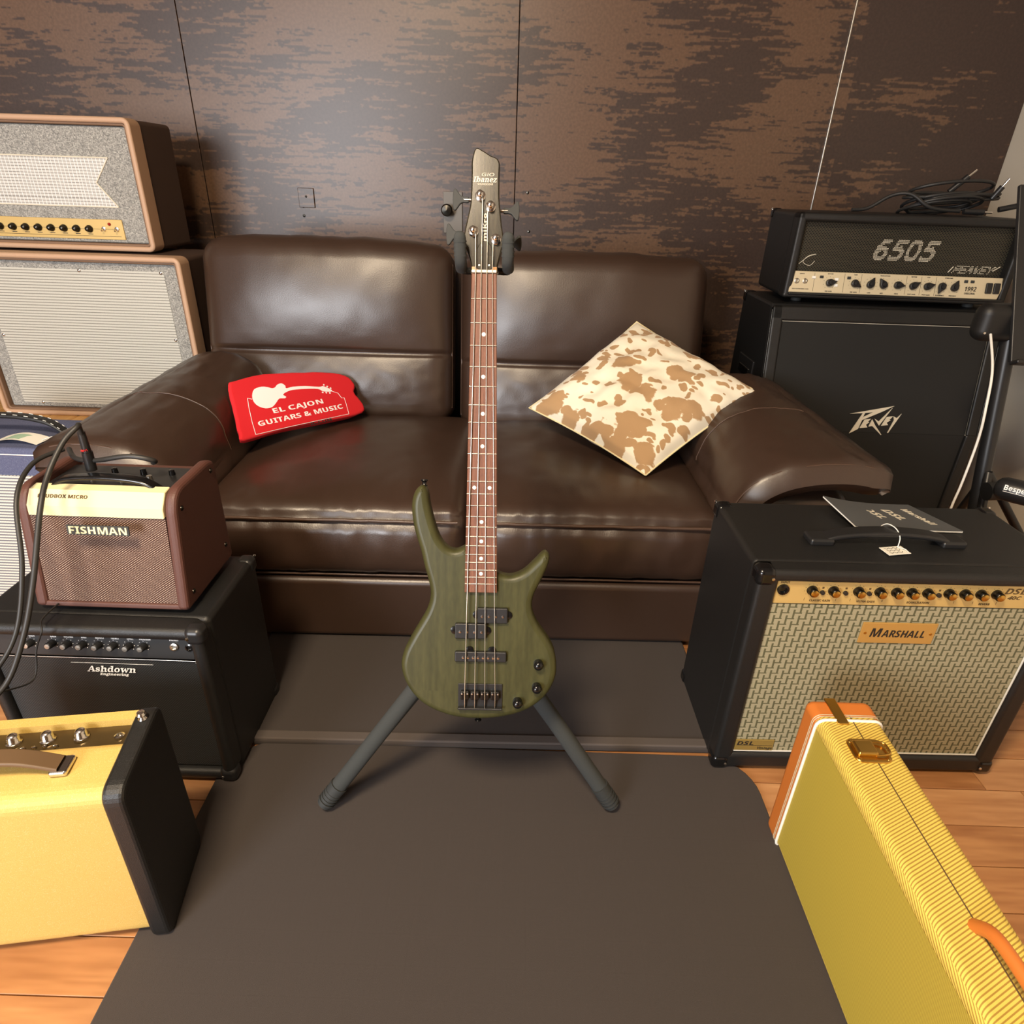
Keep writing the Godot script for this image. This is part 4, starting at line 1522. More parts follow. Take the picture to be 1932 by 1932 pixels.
	for i in 6:
		for r in 6:
			for q in 5:
				var p := Vector2((q + 0.4 * (r % 2)) / 4.4, r / 5.0)
				var hit := false
				for l: Array in letters["PEAVEY"[i]]:
					var st := V2(l)
					for k in st.size() - 1:
						hit = hit or Geometry2D.get_closest_point_to_segment(p, st[k], st[k + 1]).distance_to(p) < 0.17
				if hit:
					b.rbox(Vector3(0.0026, 0.0023, 0.0012), Vector3(0.172 + 0.0205 * i + p.x * 0.0175 + p.y * 0.01, 0.09 + p.y * 0.02, -0.0212), 0.0005, 1)
	b.tube(PackedVector3Array([Vector3(0.16, 0.09, -0.021), Vector3(0.172, 0.108, -0.021)]), 0.0015, 5)
	b.tube(PackedVector3Array([Vector3(0.296, 0.098, -0.021), Vector3(0.315, 0.112, -0.021)]), 0.0015, 5)
	part(gr, "lettering", b, M.pale_ink)
	b = B.new()
	b.tube(curve([Vector3(-0.31, 0.1, -0.021), Vector3(-0.285, 0.122, -0.021), Vector3(-0.262, 0.13, -0.021), Vector3(-0.285, 0.124, -0.021), Vector3(-0.298, 0.106, -0.021), Vector3(-0.275, 0.096, -0.021), Vector3(-0.262, 0.11, -0.021)]), 0.0008, 5)
	part(gr, "signature_mark", b, M.pale_ink)
	var tilt := Transform3D(rot(-14), Vector3(0, 0.05, 0.006))
	b = B.new()
	b.X = tilt
	b.prism(PackedVector2Array(V2([-0.335, -0.032, 0.318, -0.032, 0.338, 0.032, -0.335, 0.032])), -0.008, 0.0, 0.0015, 1)
	var cp := part(h, "control_panel", b, M.cream_panel)
	b = B.new()
	b.X = tilt
	b.rbox(Vector3(0.67, 0.008, 0.016), Vector3(0, -0.036, -0.006), 0.003, 1)
	part(h, "panel_foot", b, M.tolex)
	b = B.new()
	b.X = tilt
	for x: float in [-0.26, -0.166, -0.113, 0.028, 0.074, 0.12]:
		b.rbox(Vector3(0.0008, 0.056, 0.0006), Vector3(x, 0, 0.0002), 0.0002, 1)
	var kx := [-0.211, -0.132, -0.084, -0.044, 0.002, 0.05, 0.095, 0.138, 0.178]
	var lab := ["PRE GAIN", "PRE GAIN", "LOW", "MID", "HIGH", "POST GAIN", "POST GAIN", "RESONANCE", "PRESENCE"]
	for i in 9:
		b.words(lab[i], 0.0034, Transform3D(Basis(), Vector3(kx[i], -0.0265, 0)))
		for k in 9:
			var w := deg_to_rad(-50.0 + k * 35.0)
			b.rbox(Vector3(0.0014, 0.0014, 0.0006), Vector3(kx[i] + 0.0185 * cos(w), -0.001 + 0.0185 * sin(w), 0.0002), 0.0002, 1)
	for l: Array in [["INPUTS", -0.3, 0.024], ["HIGH GAIN", -0.315, -0.022], ["NORMAL GAIN", -0.289, -0.022], ["RHYTHM", -0.211, 0.026], ["LEAD", -0.132, 0.026], ["EQUALIZATION", -0.04, 0.026], ["RHYTHM", 0.05, 0.026], ["LEAD", 0.095, 0.026], ["POWER AMP", 0.158, 0.026]]:
		b.words(l[0], 0.003, Transform3D(Basis(), Vector3(l[1], l[2], 0)))
	b.words("1992", 0.0135, Transform3D(Basis(Vector3(1, 0, 0), Vector3(0.15, 1, 0), Vector3(0, 0, 1)), Vector3(0.23, -0.004, 0)), 0.036, 700)
	b.words("ORIGINAL", 0.0056, Transform3D(Basis(), Vector3(0.23, -0.0175, 0)), 0.034, 700)
	part(cp, "panel_print", b, M.ink)
	for i in 9:
		var k := inst(cp, "knob", pointer_knob(), M.black_satin, tilt * Vector3(kx[i], -0.001, 0))
		k.basis = rot(-14) * rot(0, 0, [-80, -120, -25, 35, -95, -60, -75, 160, -20][i])
	for x: float in [-0.315, -0.289]:
		inst(cp, "jack_socket", turned("jack", [], 14), M.steel, tilt * Vector3(x, 0.002, 0), Vector3(76, 0, 0))
	for l: Array in [[-0.262, 0.014, 0], [-0.238, 0.016, 1], [-0.19, 0.01, 0], [-0.19, -0.008, 0], [-0.152, 0.016, 1], [0.212, 0.018, 1], [0.232, 0.018, 1]]:
		b = B.new()
		b.X = tilt
		b.rbox(Vector3(0.011, 0.008, 0.004), Vector3(l[0], l[1], 0.001), 0.001, 1)
		part(cp, "button", b, M.rubber if l[2] else M.white)
	for x: float in [0.285, 0.309]:
		b = B.new()
		b.X = tilt
		b.rbox(Vector3(0.019, 0.032, 0.008), Vector3(x, 0.0, 0.002), 0.0025, 1)
		part(cp, "rocker_switch", b, M.black_satin)
	for s: float in [-1.0, 1.0]:
		for z: float in [-0.06, -0.24]:
			inst(h, "foot", turned("headfoot", V2([0, -0.0165, 0.016, -0.0165, 0.018, 0.001, 0, 0.001]), 14), M.rubber, Vector3(s * 0.28, 0, z))
		corner(h, Vector3(s * W / 2, H, -0.27), Vector3(s, 1, -1), 0.034)


func gold_combo() -> void:
	var a := thing("combo_amplifier", "black combo amplifier with gold control strip and basketweave grille", "amplifier", Vector3(0.785, 0, -1.025), 1.0)
	var W := 0.632
	var H := 0.535
	var b := B.new()
	b.rbox(Vector3(W, H - 0.01, 0.26), Vector3(0, H / 2 + 0.005, -0.16), 0.012, 3)
	part(a, "case", b, M.tolex)
	b = B.new()
	b.rbox(Vector3(W, 0.026, 0.045), Vector3(0, H - 0.013, -0.0165), 0.011, 4)
	b.rbox(Vector3(W, 0.044, 0.045), Vector3(0, 0.032, -0.0165), 0.011, 4)
	for s: float in [-1.0, 1.0]:
		b.rbox(Vector3(0.042, H - 0.01, 0.045), Vector3(s * (W / 2 - 0.021), H / 2 + 0.005, -0.0165), 0.011, 4)
	part(a, "front_lip", b, M.tolex)
	b = B.new()
	b.prism(PackedVector2Array(V2([-0.276, 0.454, 0.275, 0.454, 0.275, 0.5175, -0.23, 0.5175, -0.238, 0.5165, -0.246, 0.511, -0.256, 0.5075, -0.272, 0.507])), -0.028, -0.006, 0.0015, 1)
	var cp := part(a, "control_panel", b, M.gold_panel)
	var kx := [-0.202, -0.1605, -0.1118, -0.0703, -0.038, -0.008, 0.023, 0.0646, 0.0957, 0.127, 0.158]
	var lab := ["GAIN", "VOLUME", "GAIN", "VOLUME", "TREBLE", "MIDDLE", "BASS", "PRESENCE", "RESONANCE", "CLASSIC", "ULTRA"]
	b = B.new()
	for i in 11:
		b.words(lab[i], 0.0034, Transform3D(Basis(), Vector3(kx[i], 0.508, -0.006)))
		for k in 9:
			var w := deg_to_rad(-45.0 + k * 33.75)
			b.rbox(Vector3(0.0011, 0.0011, 0.0006), Vector3(kx[i] + 0.0135 * cos(w), 0.4875 + 0.0135 * sin(w), -0.0058), 0.0002, 1)
	b.words("INPUT", 0.0042, Transform3D(Basis(), Vector3(-0.257, 0.5035, -0.006)))
	for l: Array in [["CLASSIC GAIN", -0.181, 0.062], ["ULTRA GAIN", -0.091, 0.062], ["EQUALISATION", 0.012, 0.14], ["REVERB", 0.1425, 0.046]]:
		b.words(l[0], 0.0044, Transform3D(Basis(), Vector3(l[1], 0.4635, -0.006)))
		for s: float in [-1.0, 1.0]:
			b.rbox(Vector3(0.0005, 0.006, 0.0006), Vector3(l[1] + s * l[2] / 2, 0.466, -0.0058), 0.0002, 1)
	for x: float in [-0.181, -0.136, -0.09, 0.046]:
		b.rbox(Vector3(0.004, 0.004, 0.0006), Vector3(x, 0.493, -0.0058), 0.0002, 1)
	b.words("DSL", 0.0125, Transform3D(Basis(Vector3(1, 0, 0), Vector3(0.3, 1, 0), Vector3(0, 0, 1)), Vector3(0.1945, 0.4945, -0.006)), 0.04, 700)
	b.words("40C", 0.008, Transform3D(Basis(Vector3(1, 0, 0), Vector3(0.3, 1, 0), Vector3(0, 0, 1)), Vector3(0.197, 0.4795, -0.006)), 0.025, 700)
	part(cp, "panel_print", b, M.ink_soft)
	for i in 11:
		var k := facing(cp, "knob", turned("goldknob", V2([0.0102, 0, 0.0102, 0.003, 0.0092, 0.0035, 0.0088, 0.013, 0.008, 0.014, 0, 0.014]), 20), M.dark_metal, Vector3(kx[i], 0.4875, -0.006))
		inst(k, "cap", turned("goldcap", V2([0.0075, 0, 0.0073, 0.0016, 0.006, 0.0024, 0, 0.0026]), 18), M.brass, Vector3(0, 0.0138, 0))
	facing(cp, "jack_socket", turned("bigjack", V2([0.0115, 0, 0.0115, 0.004, 0.007, 0.005, 0.006, 0.001, 0, 0.001]), 16), M.black_gloss, Vector3(-0.2585, 0.488, -0.006))
	for x: float in [-0.181, -0.136, -0.09, 0.046]:
		facing(cp, "push_switch", turned("push", V2([0.0045, 0, 0.004, 0.005, 0, 0.0055]), 12), M.ink, Vector3(x, 0.483, -0.006))
	b = B.new()
	b.rbox(Vector3(0.024, 0.034, 0.006), Vector3(0.238, 0.487, -0.005), 0.002, 1)
	part(cp, "power_switch", b, M.rubber)
	b = B.new()
	b.rbox(Vector3(0.552, 0.402, 0.012), Vector3(0, 0.254, -0.012), 0.003, 1)
	part(a, "baffle", b, M.black)
	b = B.new()
	b.sheet(0.552, 0.398, Vector3(0, 0.255, -0.0052))
	part(a, "grille_cloth", b, M.weave)
	b = B.new()
	b.tube(PackedVector3Array([Vector3(-0.273, 0.0565, -0.003), Vector3(0.273, 0.0565, -0.003), Vector3(0.273, 0.452, -0.003)]), 0.0022, 6)
	part(a, "piping", b, M.piping_white)
	b = B.new()
	b.rbox(Vector3(0.15, 0.05, 0.003), Vector3(-0.007, 0.391, -0.003), 0.001, 1)
	var lp := part(a, "name_plate", b, M.gold_plate)
	b = B.new()
	b.words("M", 0.0205, Transform3D(Basis(Vector3(1, 0, 0), Vector3(0.12, 1, 0), Vector3(0, 0, 1)), Vector3(-0.0515, 0.392, -0.0015)), 0.02, 700)
	b.words("ARSHALL", 0.0165, Transform3D(Basis(Vector3(1, 0, 0), Vector3(0.12, 1, 0), Vector3(0, 0, 1)), Vector3(0.0055, 0.39, -0.0015)), 0.086, 700)
	part(lp, "lettering", b, M.ink)
	for x: float in [-0.073, 0.059]:
		facing(lp, "screw", turned("platescrew", V2([0.003, 0, 0.0026, 0.0012, 0, 0.0016]), 10), M.brass, Vector3(x, 0.391, -0.0016))
	b = B.new()
	b.rbox(Vector3(0.086, 0.032, 0.003), Vector3(-0.23, 0.074, -0.003), 0.001, 1)
	var dp := part(a, "series_plate", b, M.olive_plate)
	b = B.new()
	b.words("DSL", 0.0105, Transform3D(Basis(Vector3(1, 0, 0), Vector3(0.2, 1, 0), Vector3(0, 0, 1)), Vector3(-0.251, 0.08, -0.0015)), 0.036, 700)
	b.words("Vintage", 0.0062, Transform3D(Basis(Vector3(1, 0, 0), Vector3(0.3, 1, 0), Vector3(0, 0, 1)), Vector3(-0.206, 0.066, -0.0015)), 0.034, 400, "Droid Serif")
	b.rbox(Vector3(0.08, 0.0006, 0.0005), Vector3(-0.23, 0.0735, -0.0014), 0.0002, 1)
	part(dp, "lettering", b, M.ink)
	for s: float in [-1.0, 1.0]:
		for y: float in [0.01, H]:
			corner(a, Vector3(s * W / 2, y, 0.006), Vector3(s, 1 if y > 0.1 else -1, 1), 0.038)
			corner(a, Vector3(s * W / 2, y, -0.29), Vector3(s, 1 if y > 0.1 else -1, -1), 0.038)
		for z: float in [-0.04, -0.25]:
			inst(a, "foot", turned("foot", [], 14), M.rubber, Vector3(s * 0.27, 0, z))
	# strap handle
	var path := curve([Vector3(-0.16, 0.537, -0.115), Vector3(-0.13, 0.549, -0.115), Vector3(-0.09, 0.556, -0.115), Vector3(-0.02, 0.56, -0.115), Vector3(0.05, 0.556, -0.115), Vector3(0.09, 0.549, -0.115), Vector3(0.12, 0.537, -0.115)], 5)
	var rows := []
	for p in path:
		var l := PackedVector3Array()
		for q: Vector2 in rrect(0.034, 0.011, 0.0045):
			l.append(p + Vector3(0, q.y, q.x))
		rows.append(l)
	b = B.new()
	b.grid(rows, false, true)
	var hd := part(a, "strap_handle", b, M.black_satin)
	for x: float in [-0.155, 0.115]:
		box(hd, "end_cap", Vector3(0.05, 0.016, 0.042), Vector3(x, 0.541, -0.115), 0.006, M.black_satin, 3)
	# booklet on top
	var k := thing("booklet", "dark grey manual booklet with pale lettering on the gold-strip amplifier", "booklet", Vector3(0.825, 0.5365, -1.247))
	var cor := [Vector3(-0.1, 0, 0.062), Vector3(0.13, 0, 0.058), Vector3(0.078, 0, -0.062), Vector3(-0.125, 0.0, -0.052)]
	var shp := func(f: float, g: float, lift: float) -> Vector3:
		var p: Vector3 = cor[0].lerp(cor[1], f).lerp(cor[3].lerp(cor[2], f), g)
		p.y += lift + 0.02 * pow(1.0 - f, 2.5) * (0.3 + 0.7 * g)
		return p
	for layer in 2:
		var top := []
		var bot := []
		var y0 := 0.0005 + 0.0031 * layer
		var th := 0.003 if layer == 0 else 0.0012
		for i in 11:
			var lt := PackedVector3Array()
			var lb := PackedVector3Array()
			for j in 9:
				lt.append(shp.call(i / 10.0, j / 8.0, y0 + th))
				lb.append(shp.call(i / 10.0, j / 8.0, y0))
			top.append(lt)
			bot.append(lb)
		b = B.new()
		b.grid(top, false, false, Vector3.UP)
		b.grid(bot, false, false, Vector3.DOWN)
		for e in 4:
			var r1 := PackedVector3Array()
			var r2 := PackedVector3Array()
			for i in 11:
				var t := i / 10.0
				var f: float = [t, 1.0, t, 0.0][e]
				var g: float = [0.0, t, 1.0, t][e]
				r1.append(shp.call(f, g, y0))
				r2.append(shp.call(f, g, y0 + th))
			b.grid([r1, r2], false, false, r1[5] - shp.call(0.5, 0.5, 0.0))
		part(k, "cover" if layer else "pages", b, M.dark_cover if layer else M.white)
	b = B.new()
	for l: Array in [["DSL", 0.4, 0.55, 0.02, 0.05], ["DSL", 0.6, 0.55, 0.02, 0.05], ["Marshall", 0.83, 0.5, 0.014, 0.075]]:
		var o: Vector3 = shp.call(l[1], l[2], 0.0049)
		var e1 := (cor[1] - cor[2]).normalized() as Vector3
		var e2 := ((shp.call(l[1] + 0.05, l[2], 0.0) - shp.call(l[1] - 0.05, l[2], 0.0)) as Vector3).normalized()
		var up := e2.cross(e1).normalized()
		if up.y < 0:
			up = -up
		b.words(l[0], l[3], Transform3D(Basis(e1, e2, up), o), l[4], 700)
	part(k, "lettering", b, M.pale_ink)
	var t := thing("price_tag", "small white price tag tied with string to the amplifier handle", "tag", Vector3(0.765, 0.5378, -1.105), 12.0)
	box(t, "card", Vector3(0.05, 0.0012, 0.03), Vector3(0, 0.0008, 0.004), 0.0005, M.paper, 1)
	b = B.new()
	b.tube(curve([Vector3(0.012, 0.003, -0.004), Vector3(0.018, 0.02, -0.012), Vector3(0.02, 0.0305, -0.03), Vector3(0.016, 0.031, -0.05), Vector3(0.012, 0.018, -0.06), Vector3(0.012, 0.008, -0.045)]), 0.0011, 6)
	b.tube(curve([Vector3(0.012, 0.003, -0.004), Vector3(0.02, 0.004, 0.008), Vector3(0.016, 0.003, 0.022)]), 0.0009, 6)
	part(t, "string", b, M.white)
	b = B.new()
	for i in 3:
		var sc := []
		for q in 7:
			sc.append(Vector3(-0.018 + 0.005 * q, 0.0016, -0.004 + 0.008 * i + 0.0018 * (1 if q % 2 else -1)))
		b.tube(curve(sc, 3), 0.0005, 5)
	part(t, "handwriting", b, M.ink)


func tweed_case() -> void:
	var c := thing("guitar_case", "yellow tweed guitar case with orange leather end standing on edge", "guitar case", Vector3(0.607, 0, -0.885))
	var W := 0.112
	var H := 0.345
	var L := 1.0
	var b := B.new()
	b.rbox(Vector3(W, H - 0.004, L - 0.06), Vector3(0, H / 2 + 0.002, L / 2), 0.016, 4)
	part(c, "shell", b, M.tweed)
	for s: float in [-1.0, 1.0]:
		b = B.new()
		var x := s * (W / 2 + 0.0008)
		b.face(Vector3(x, 0.022, 0.052), Vector3(x, 0.022, L - 0.052), Vector3(x, H - 0.02, L - 0.052), Vector3(x, H - 0.02, 0.052), Vector3(s, 0, 0))
		part(c, "side_cloth", b, M.tweed_fine)
	for e in 2:
		var z0 := 0.0 if e == 0 else L - 0.052
		b = B.new()
		b.rbox(Vector3(W + 0.006, H, 0.052), Vector3(0, H / 2 + 0.001, z0 + 0.026), 0.015, 4)
		var end := part(c, "leather_end", b, M.orange_leather)
		for q in 3:
			b = B.new()
			var zz: float = (0.041 + 0.004 * q if q < 2 else 0.0535) if e == 0 else (L - 0.041 - 0.004 * q if q < 2 else L - 0.0535)
			var pts := PackedVector3Array()
			for p in rrect(W + (0.0064 if q < 2 else 0.004), H + (0.0004 if q < 2 else -0.001), 0.016, Vector2(0, H / 2 + 0.001)):
				pts.append(Vector3(p.x, p.y, zz))
			pts.append(pts[0])
			b.tube(pts, 0.0008 if q < 2 else 0.003, 6)
			part(end, "stitching" if q < 2 else "piping", b, M.cream_panel if q < 2 else M.white)
	b = B.new()
	b.tube(PackedVector3Array([Vector3(0.004, H - 0.0005, 0.04), Vector3(0.004, H - 0.0005, L - 0.04)]), 0.0013, 6)
	part(c, "lid_seam", b, M.ink_soft)
	box(c, "brass_strip", Vector3(0.02, 0.004, 0.062), Vector3(-0.016, H + 0.0015, 0.032), 0.0018, M.brass, 2)
	for z: float in [0.12, 0.8]:
		b = B.new()
		b.X = Transform3D(rot(-90), Vector3(0.0, H - 0.0015, z))
		b.prism(rrect(0.062, 0.05, 0.012), 0.0, 0.004, 0.0014, 2, true)
		b.X = Transform3D()
		b.rbox(Vector3(0.034, 0.01, 0.03), Vector3(-0.008, H + 0.006, z), 0.004, 3)
		var la := part(c, "latch", b, M.brass)
		b = B.new()
		b.tube(curve([Vector3(0.004, H + 0.006, z - 0.014), Vector3(0.026, H + 0.008, z - 0.012), Vector3(0.03, H + 0.008, z), Vector3(0.026, H + 0.008, z + 0.012), Vector3(0.004, H + 0.006, z + 0.014)]), 0.002, 6)
		part(la, "hasp", b, M.brass)
		for q: Vector2 in [Vector2(-0.024, -0.018), Vector2(0.024, -0.018), Vector2(-0.024, 0.018), Vector2(0.024, 0.018)]:
			inst(la, "rivet", turned("rivet", [], 10), M.brass, Vector3(q.x, H + 0.002, z + q.y))
	b = B.new()
	var path := curve([Vector3(0.0, H, 0.4), Vector3(0, H + 0.025, 0.43), Vector3(0, H + 0.03, 0.5), Vector3(0, H + 0.025, 0.57), Vector3(0, H, 0.6)], 6)
	b.tube(path, 0.009, 10)
	part(c, "carry_handle", b, M.orange_leather)


func bass() -> void:
	var g := thing("bass_guitar", "olive green electric bass guitar with rosewood fretboard on the stand", "bass guitar", Vector3(-0.048, 0.349, -0.87))
	g.basis = Basis(Vector3(0.99990425, 0.01311821, -0.00440465), Vector3(-0.01383793, 0.9478983, -0.31827242), Vector3(0, 0.3183029, 0.94798906))
	var o := curve2(V2([-0.0265, 0.266, -0.035, 0.263, -0.046, 0.259, -0.06, 0.264, -0.074, 0.282, -0.084, 0.311, -0.091, 0.34, -0.094, 0.361, -0.1, 0.3715, -0.108, 0.371, -0.116, 0.362, -0.121, 0.347, -0.122, 0.329, -0.119, 0.303, -0.113, 0.279, -0.106, 0.256, -0.1, 0.229, -0.0935, 0.205, -0.0895, 0.184, -0.0908, 0.167, -0.0975, 0.147, -0.109, 0.126, -0.125, 0.098, -0.137, 0.073, -0.1425, 0.05, -0.141, 0.032, -0.135, 0.013, -0.123, -0.008, -0.104, -0.0275, -0.08, -0.0415, -0.051, -0.0515, -0.023, -0.0555, 0.006, -0.0555, 0.036, -0.0525, 0.068, -0.0445, 0.095, -0.0315, 0.118, -0.011, 0.132, 0.012, 0.138, 0.034, 0.1375, 0.057, 0.132, 0.081, 0.121, 0.101, 0.105, 0.123, 0.0945, 0.144, 0.0912, 0.163, 0.095, 0.182, 0.105, 0.204, 0.1145, 0.226, 0.12, 0.243, 0.1195, 0.253, 0.114, 0.2585, 0.107, 0.256, 0.094, 0.242, 0.078, 0.226, 0.065, 0.218, 0.053, 0.2145, 0.04, 0.2155, 0.033, 0.219, 0.02, 0.226, 0.0, 0.238, -0.018, 0.256]), 3)
	var b := B.new()
	b.prism(o, -0.038, 0.0, 0.0115, 6, true)
	part(g, "body", b, M.body_wood)
	# neck: half round under a flat board
	var rows := []
	for i in 13:
		var y := lerpf(0.19, 0.733, i / 12.0)
		var w := lerpf(0.0275, 0.0202, (y - 0.19) / 0.543)
		var l := PackedVector3Array()
		for k in 11:
			var a := PI + PI * k / 10.0
			l.append(Vector3(w * cos(a), y, 0.002 + 0.017 * sin(a)))
		rows.append(l)
	b = B.new()
	b.grid(rows, false, true)
	part(g, "neck", b, M.maple)
	b = B.new()
	b.prism(PackedVector2Array(V2([-0.0278, 0.187, 0.0288, 0.187, 0.0202, 0.7215, -0.0202, 0.7215])), 0.002, 0.0085, 0.001, 1)
	var fb := part(g, "fretboard", b, M.rosewood)
	for k in range(1, 23):
		var y := 0.7226 * pow(2.0, -k / 12.0)
		var w := lerpf(0.0405, 0.0565, (0.7226 - y) / 0.5326)
		b = B.new()
		b.rbox(Vector3(w, 0.0018, 0.0016), Vector3(0.0005 * (1 - y / 0.72), y, 0.0088), 0.0007, 1)
		part(fb, "fret", b, M.steel)
	var dot := turned("dot", V2([0.0033, 0, 0.0033, 0.0004, 0, 0.0004]), 14)
	for k: int in [3, 5, 7, 9, 12, 15, 17, 19, 21]:
		var y := 0.7226 * (pow(2.0, -k / 12.0) + pow(2.0, -(k - 1) / 12.0)) / 2
		for x: float in ([-0.0125, 0.0135] if k == 12 else [0.0005]):
			facing(fb, "inlay_dot", dot, M.white, Vector3(x, y, 0.0083))
	b = B.new()
	b.rbox(Vector3(0.0405, 0.0045, 0.009), Vector3(0, 0.7248, 0.0058), 0.001, 1)
	part(g, "nut", b, M.pale_ink)
	# headstock leans back a little
	var hs := Transform3D(rot(-3), Vector3(0, 0.727, 0.0015))
	b = B.new()
	b.X = hs
	b.prism(curve2(V2([-0.02, -0.004, -0.0215, 0.008, -0.0265, 0.025, -0.0345, 0.046, -0.033, 0.062, -0.0285, 0.083, -0.0243, 0.104, -0.0232, 0.12, -0.0228, 0.152, -0.0225, 0.172, -0.0165, 0.19, -0.004, 0.186, 0.008, 0.179, 0.018, 0.175, 0.0225, 0.166, 0.0222, 0.152, 0.0224, 0.12, 0.0243, 0.097, 0.0272, 0.072, 0.0305, 0.048, 0.0262, 0.027, 0.0215, 0.008, 0.02, -0.004]), 3), -0.014, 0.0, 0.0022, 2, true)
	var head := part(g, "headstock", b, M.headwood)
	b = B.new()
	b.X = hs
	var it := Basis(Vector3(1, 0, 0), Vector3(0.22, 1, 0), Vector3(0, 0, 1))
	b.words("Ibanez", 0.0082, Transform3D(it, Vector3(-0.0005, 0.1415, 0)), 0.037, 700, "Droid Serif")
	b.words("GiO", 0.0046, Transform3D(it, Vector3(0.004, 0.1492, 0)), 0.02, 400)
	b.words("SOUNDGEAR", 0.003, Transform3D(Basis(), Vector3(-0.0005, 0.1345, 0)), 0.025, 400)
	b.words("miKro", 0.0058, Transform3D(rot(0, 0, 90), Vector3(0.0, 0.068, 0)), 0.043, 700)
	part(head, "lettering", b, M.pale_ink)
	b = B.new()
	b.X = hs
	b.prism(curve2(V2([-0.0125, 0.003, -0.0125, 0.03, -0.008, 0.042, 0.0, 0.046, 0.008, 0.042, 0.0125, 0.03, 0.0125, 0.003]), 3), 0.0, 0.002, 0.0008, 1, true)
	part(head, "truss_cover", b, M.headwood)
	for x: float in [-0.008, 0.008]:
		inst(head, "screw", turned("trussscrew", V2([0.0018, 0, 0.0016, 0.001, 0, 0.0012]), 8), M.steel, hs * Vector3(x, 0.008, 0.002), Vector3(83, 0, 0))
	var posts := [Vector2(-0.0185, 0.0615), Vector2(-0.008, 0.1165), Vector2(0.0085, 0.1), Vector2(0.0178, 0.0495)]
	for i in 4:
		var s := -1.0 if i < 2 else 1.0
		var p: Vector2 = posts[i]
		var t := Node3D.new()
		t.name = "tuner"
		g.add_child(t, true)
		t.transform = hs * Transform3D(Basis(), Vector3(p.x, p.y, 0))
		b = B.new()
		b.X = Transform3D(rot(90), Vector3.ZERO)
		b.lathe(V2([0.0085, 0.0, 0.0085, 0.001, 0.007, 0.002, 0.0045, 0.0025, 0.0042, 0.008, 0.0052, 0.0085, 0.0052, 0.0125, 0.003, 0.0145, 0.0, 0.015]), 18)
		part(t, "post", b, M.chrome)
		b = B.new()
		b.tube(PackedVector3Array([Vector3(0, 0, -0.018), Vector3(s * 0.028, 0, -0.018)]), 0.0028, 8)
		b.rbox(Vector3(0.018, 0.02, 0.008), Vector3(0, 0, -0.0178), 0.002, 1)
		part(t, "shaft", b, M.chrome)
		b = B.new()
		b.X = Transform3D(Basis(Vector3(s, 0, 0), Vector3(0, 1, 0), Vector3(0, 0, 1)) * rot([0, 0, -15, 68][i], 0, 0), Vector3(s * (absf([-0.0345, -0.0243, 0.0255, 0.03][i]) - absf(p.x) + 0.004), 0, -0.018))
		b.prism(curve2(V2([0.0, -0.0045, 0.008, -0.0045, 0.014, -0.0075, 0.02, -0.016, 0.0245, -0.0155, 0.026, 0.0, 0.0245, 0.0155, 0.02, 0.016, 0.014, 0.0075, 0.008, 0.0045, 0.0, 0.0045]), 2), -0.0025, 0.0025, 0.0012, 2)
		part(t, "key", b, M.rubber)
	# pickups
	for q: Array in [[0.0215, 0.1445, 0.054, 0.028, 4], [-0.0165, 0.1155, 0.056, 0.028, 4], [0.0015, 0.068, 0.092, 0.019, 8]]:
		b = B.new()
		b.rbox(Vector3(q[2], q[3], 0.008), Vector3(q[0], q[1], 0.0035), 0.002, 2)
		var pk := part(g, "pickup", b, M.black_satin)
		var lug := turned("lug", V2([0.0075, 0, 0.007, 0.0025, 0.003, 0.0032, 0, 0.0032]), 14)
		if q[4] == 4:
			for s: float in [-1.0, 1.0]:
				facing(pk, "mounting_ear", lug, M.black_gloss, Vector3(q[0] + s * (q[2] / 2 + 0.001), q[1], -0.0002))
		else:
			for s: float in [-0.02, 0.02]:
				facing(pk, "mounting_ear", lug, M.black_gloss, Vector3(q[0] + s, q[1] + 0.0105, -0.0002))
		for i: int in q[4]:
			var x: float = q[0] + q[2] * 0.68 * (i / float(q[4] - 1) - 0.5)
			facing(pk, "pole_piece", turned("pole", V2([0.0024, 0, 0.0023, 0.0008, 0, 0.001]), 12), M.chrome, Vector3(x, q[1] - 0.001, 0.0075))
	# bridge
	b = B.new()
	b.rbox(Vector3(0.08, 0.046, 0.0025), Vector3(0.0015, -0.0075, 0.001), 0.001, 1)
	b.rbox(Vector3(0.08, 0.0035, 0.011), Vector3(0.0015, -0.0292, 0.006), 0.0012, 1)
	var br := part(g, "bridge", b, M.black_satin)
	var sx := [-0.026, -0.008, 0.01, 0.0285]
	for i in 4:
		b = B.new()
		b.rbox(Vector3(0.0155, 0.016, 0.0085), Vector3(sx[i], -0.004, 0.0065), 0.0018, 2)
		b.tube(PackedVector3Array([Vector3(sx[i], -0.028, 0.0075), Vector3(sx[i], -0.01, 0.0075)]), 0.0013, 6)
		var sd := part(br, "saddle", b, M.black_gloss)
		for s: float in [-0.005, 0.005]:
			facing(sd, "screw", turned("trussscrew", [], 8), M.steel, Vector3(sx[i] + s, 0.0, 0.0106))
	for p: Vector2 in [Vector2(0.105, 0.055), Vector2(0.103, 0.011), Vector2(0.069, -0.018)]:
		facing(g, "control_knob", turned("bassknob", V2([0.0088, 0, 0.0088, 0.009, 0.0082, 0.0125, 0.006, 0.0155, 0.003, 0.0168, 0, 0.017]), 22), M.black_gloss, Vector3(p.x, p.y, -0.0002))
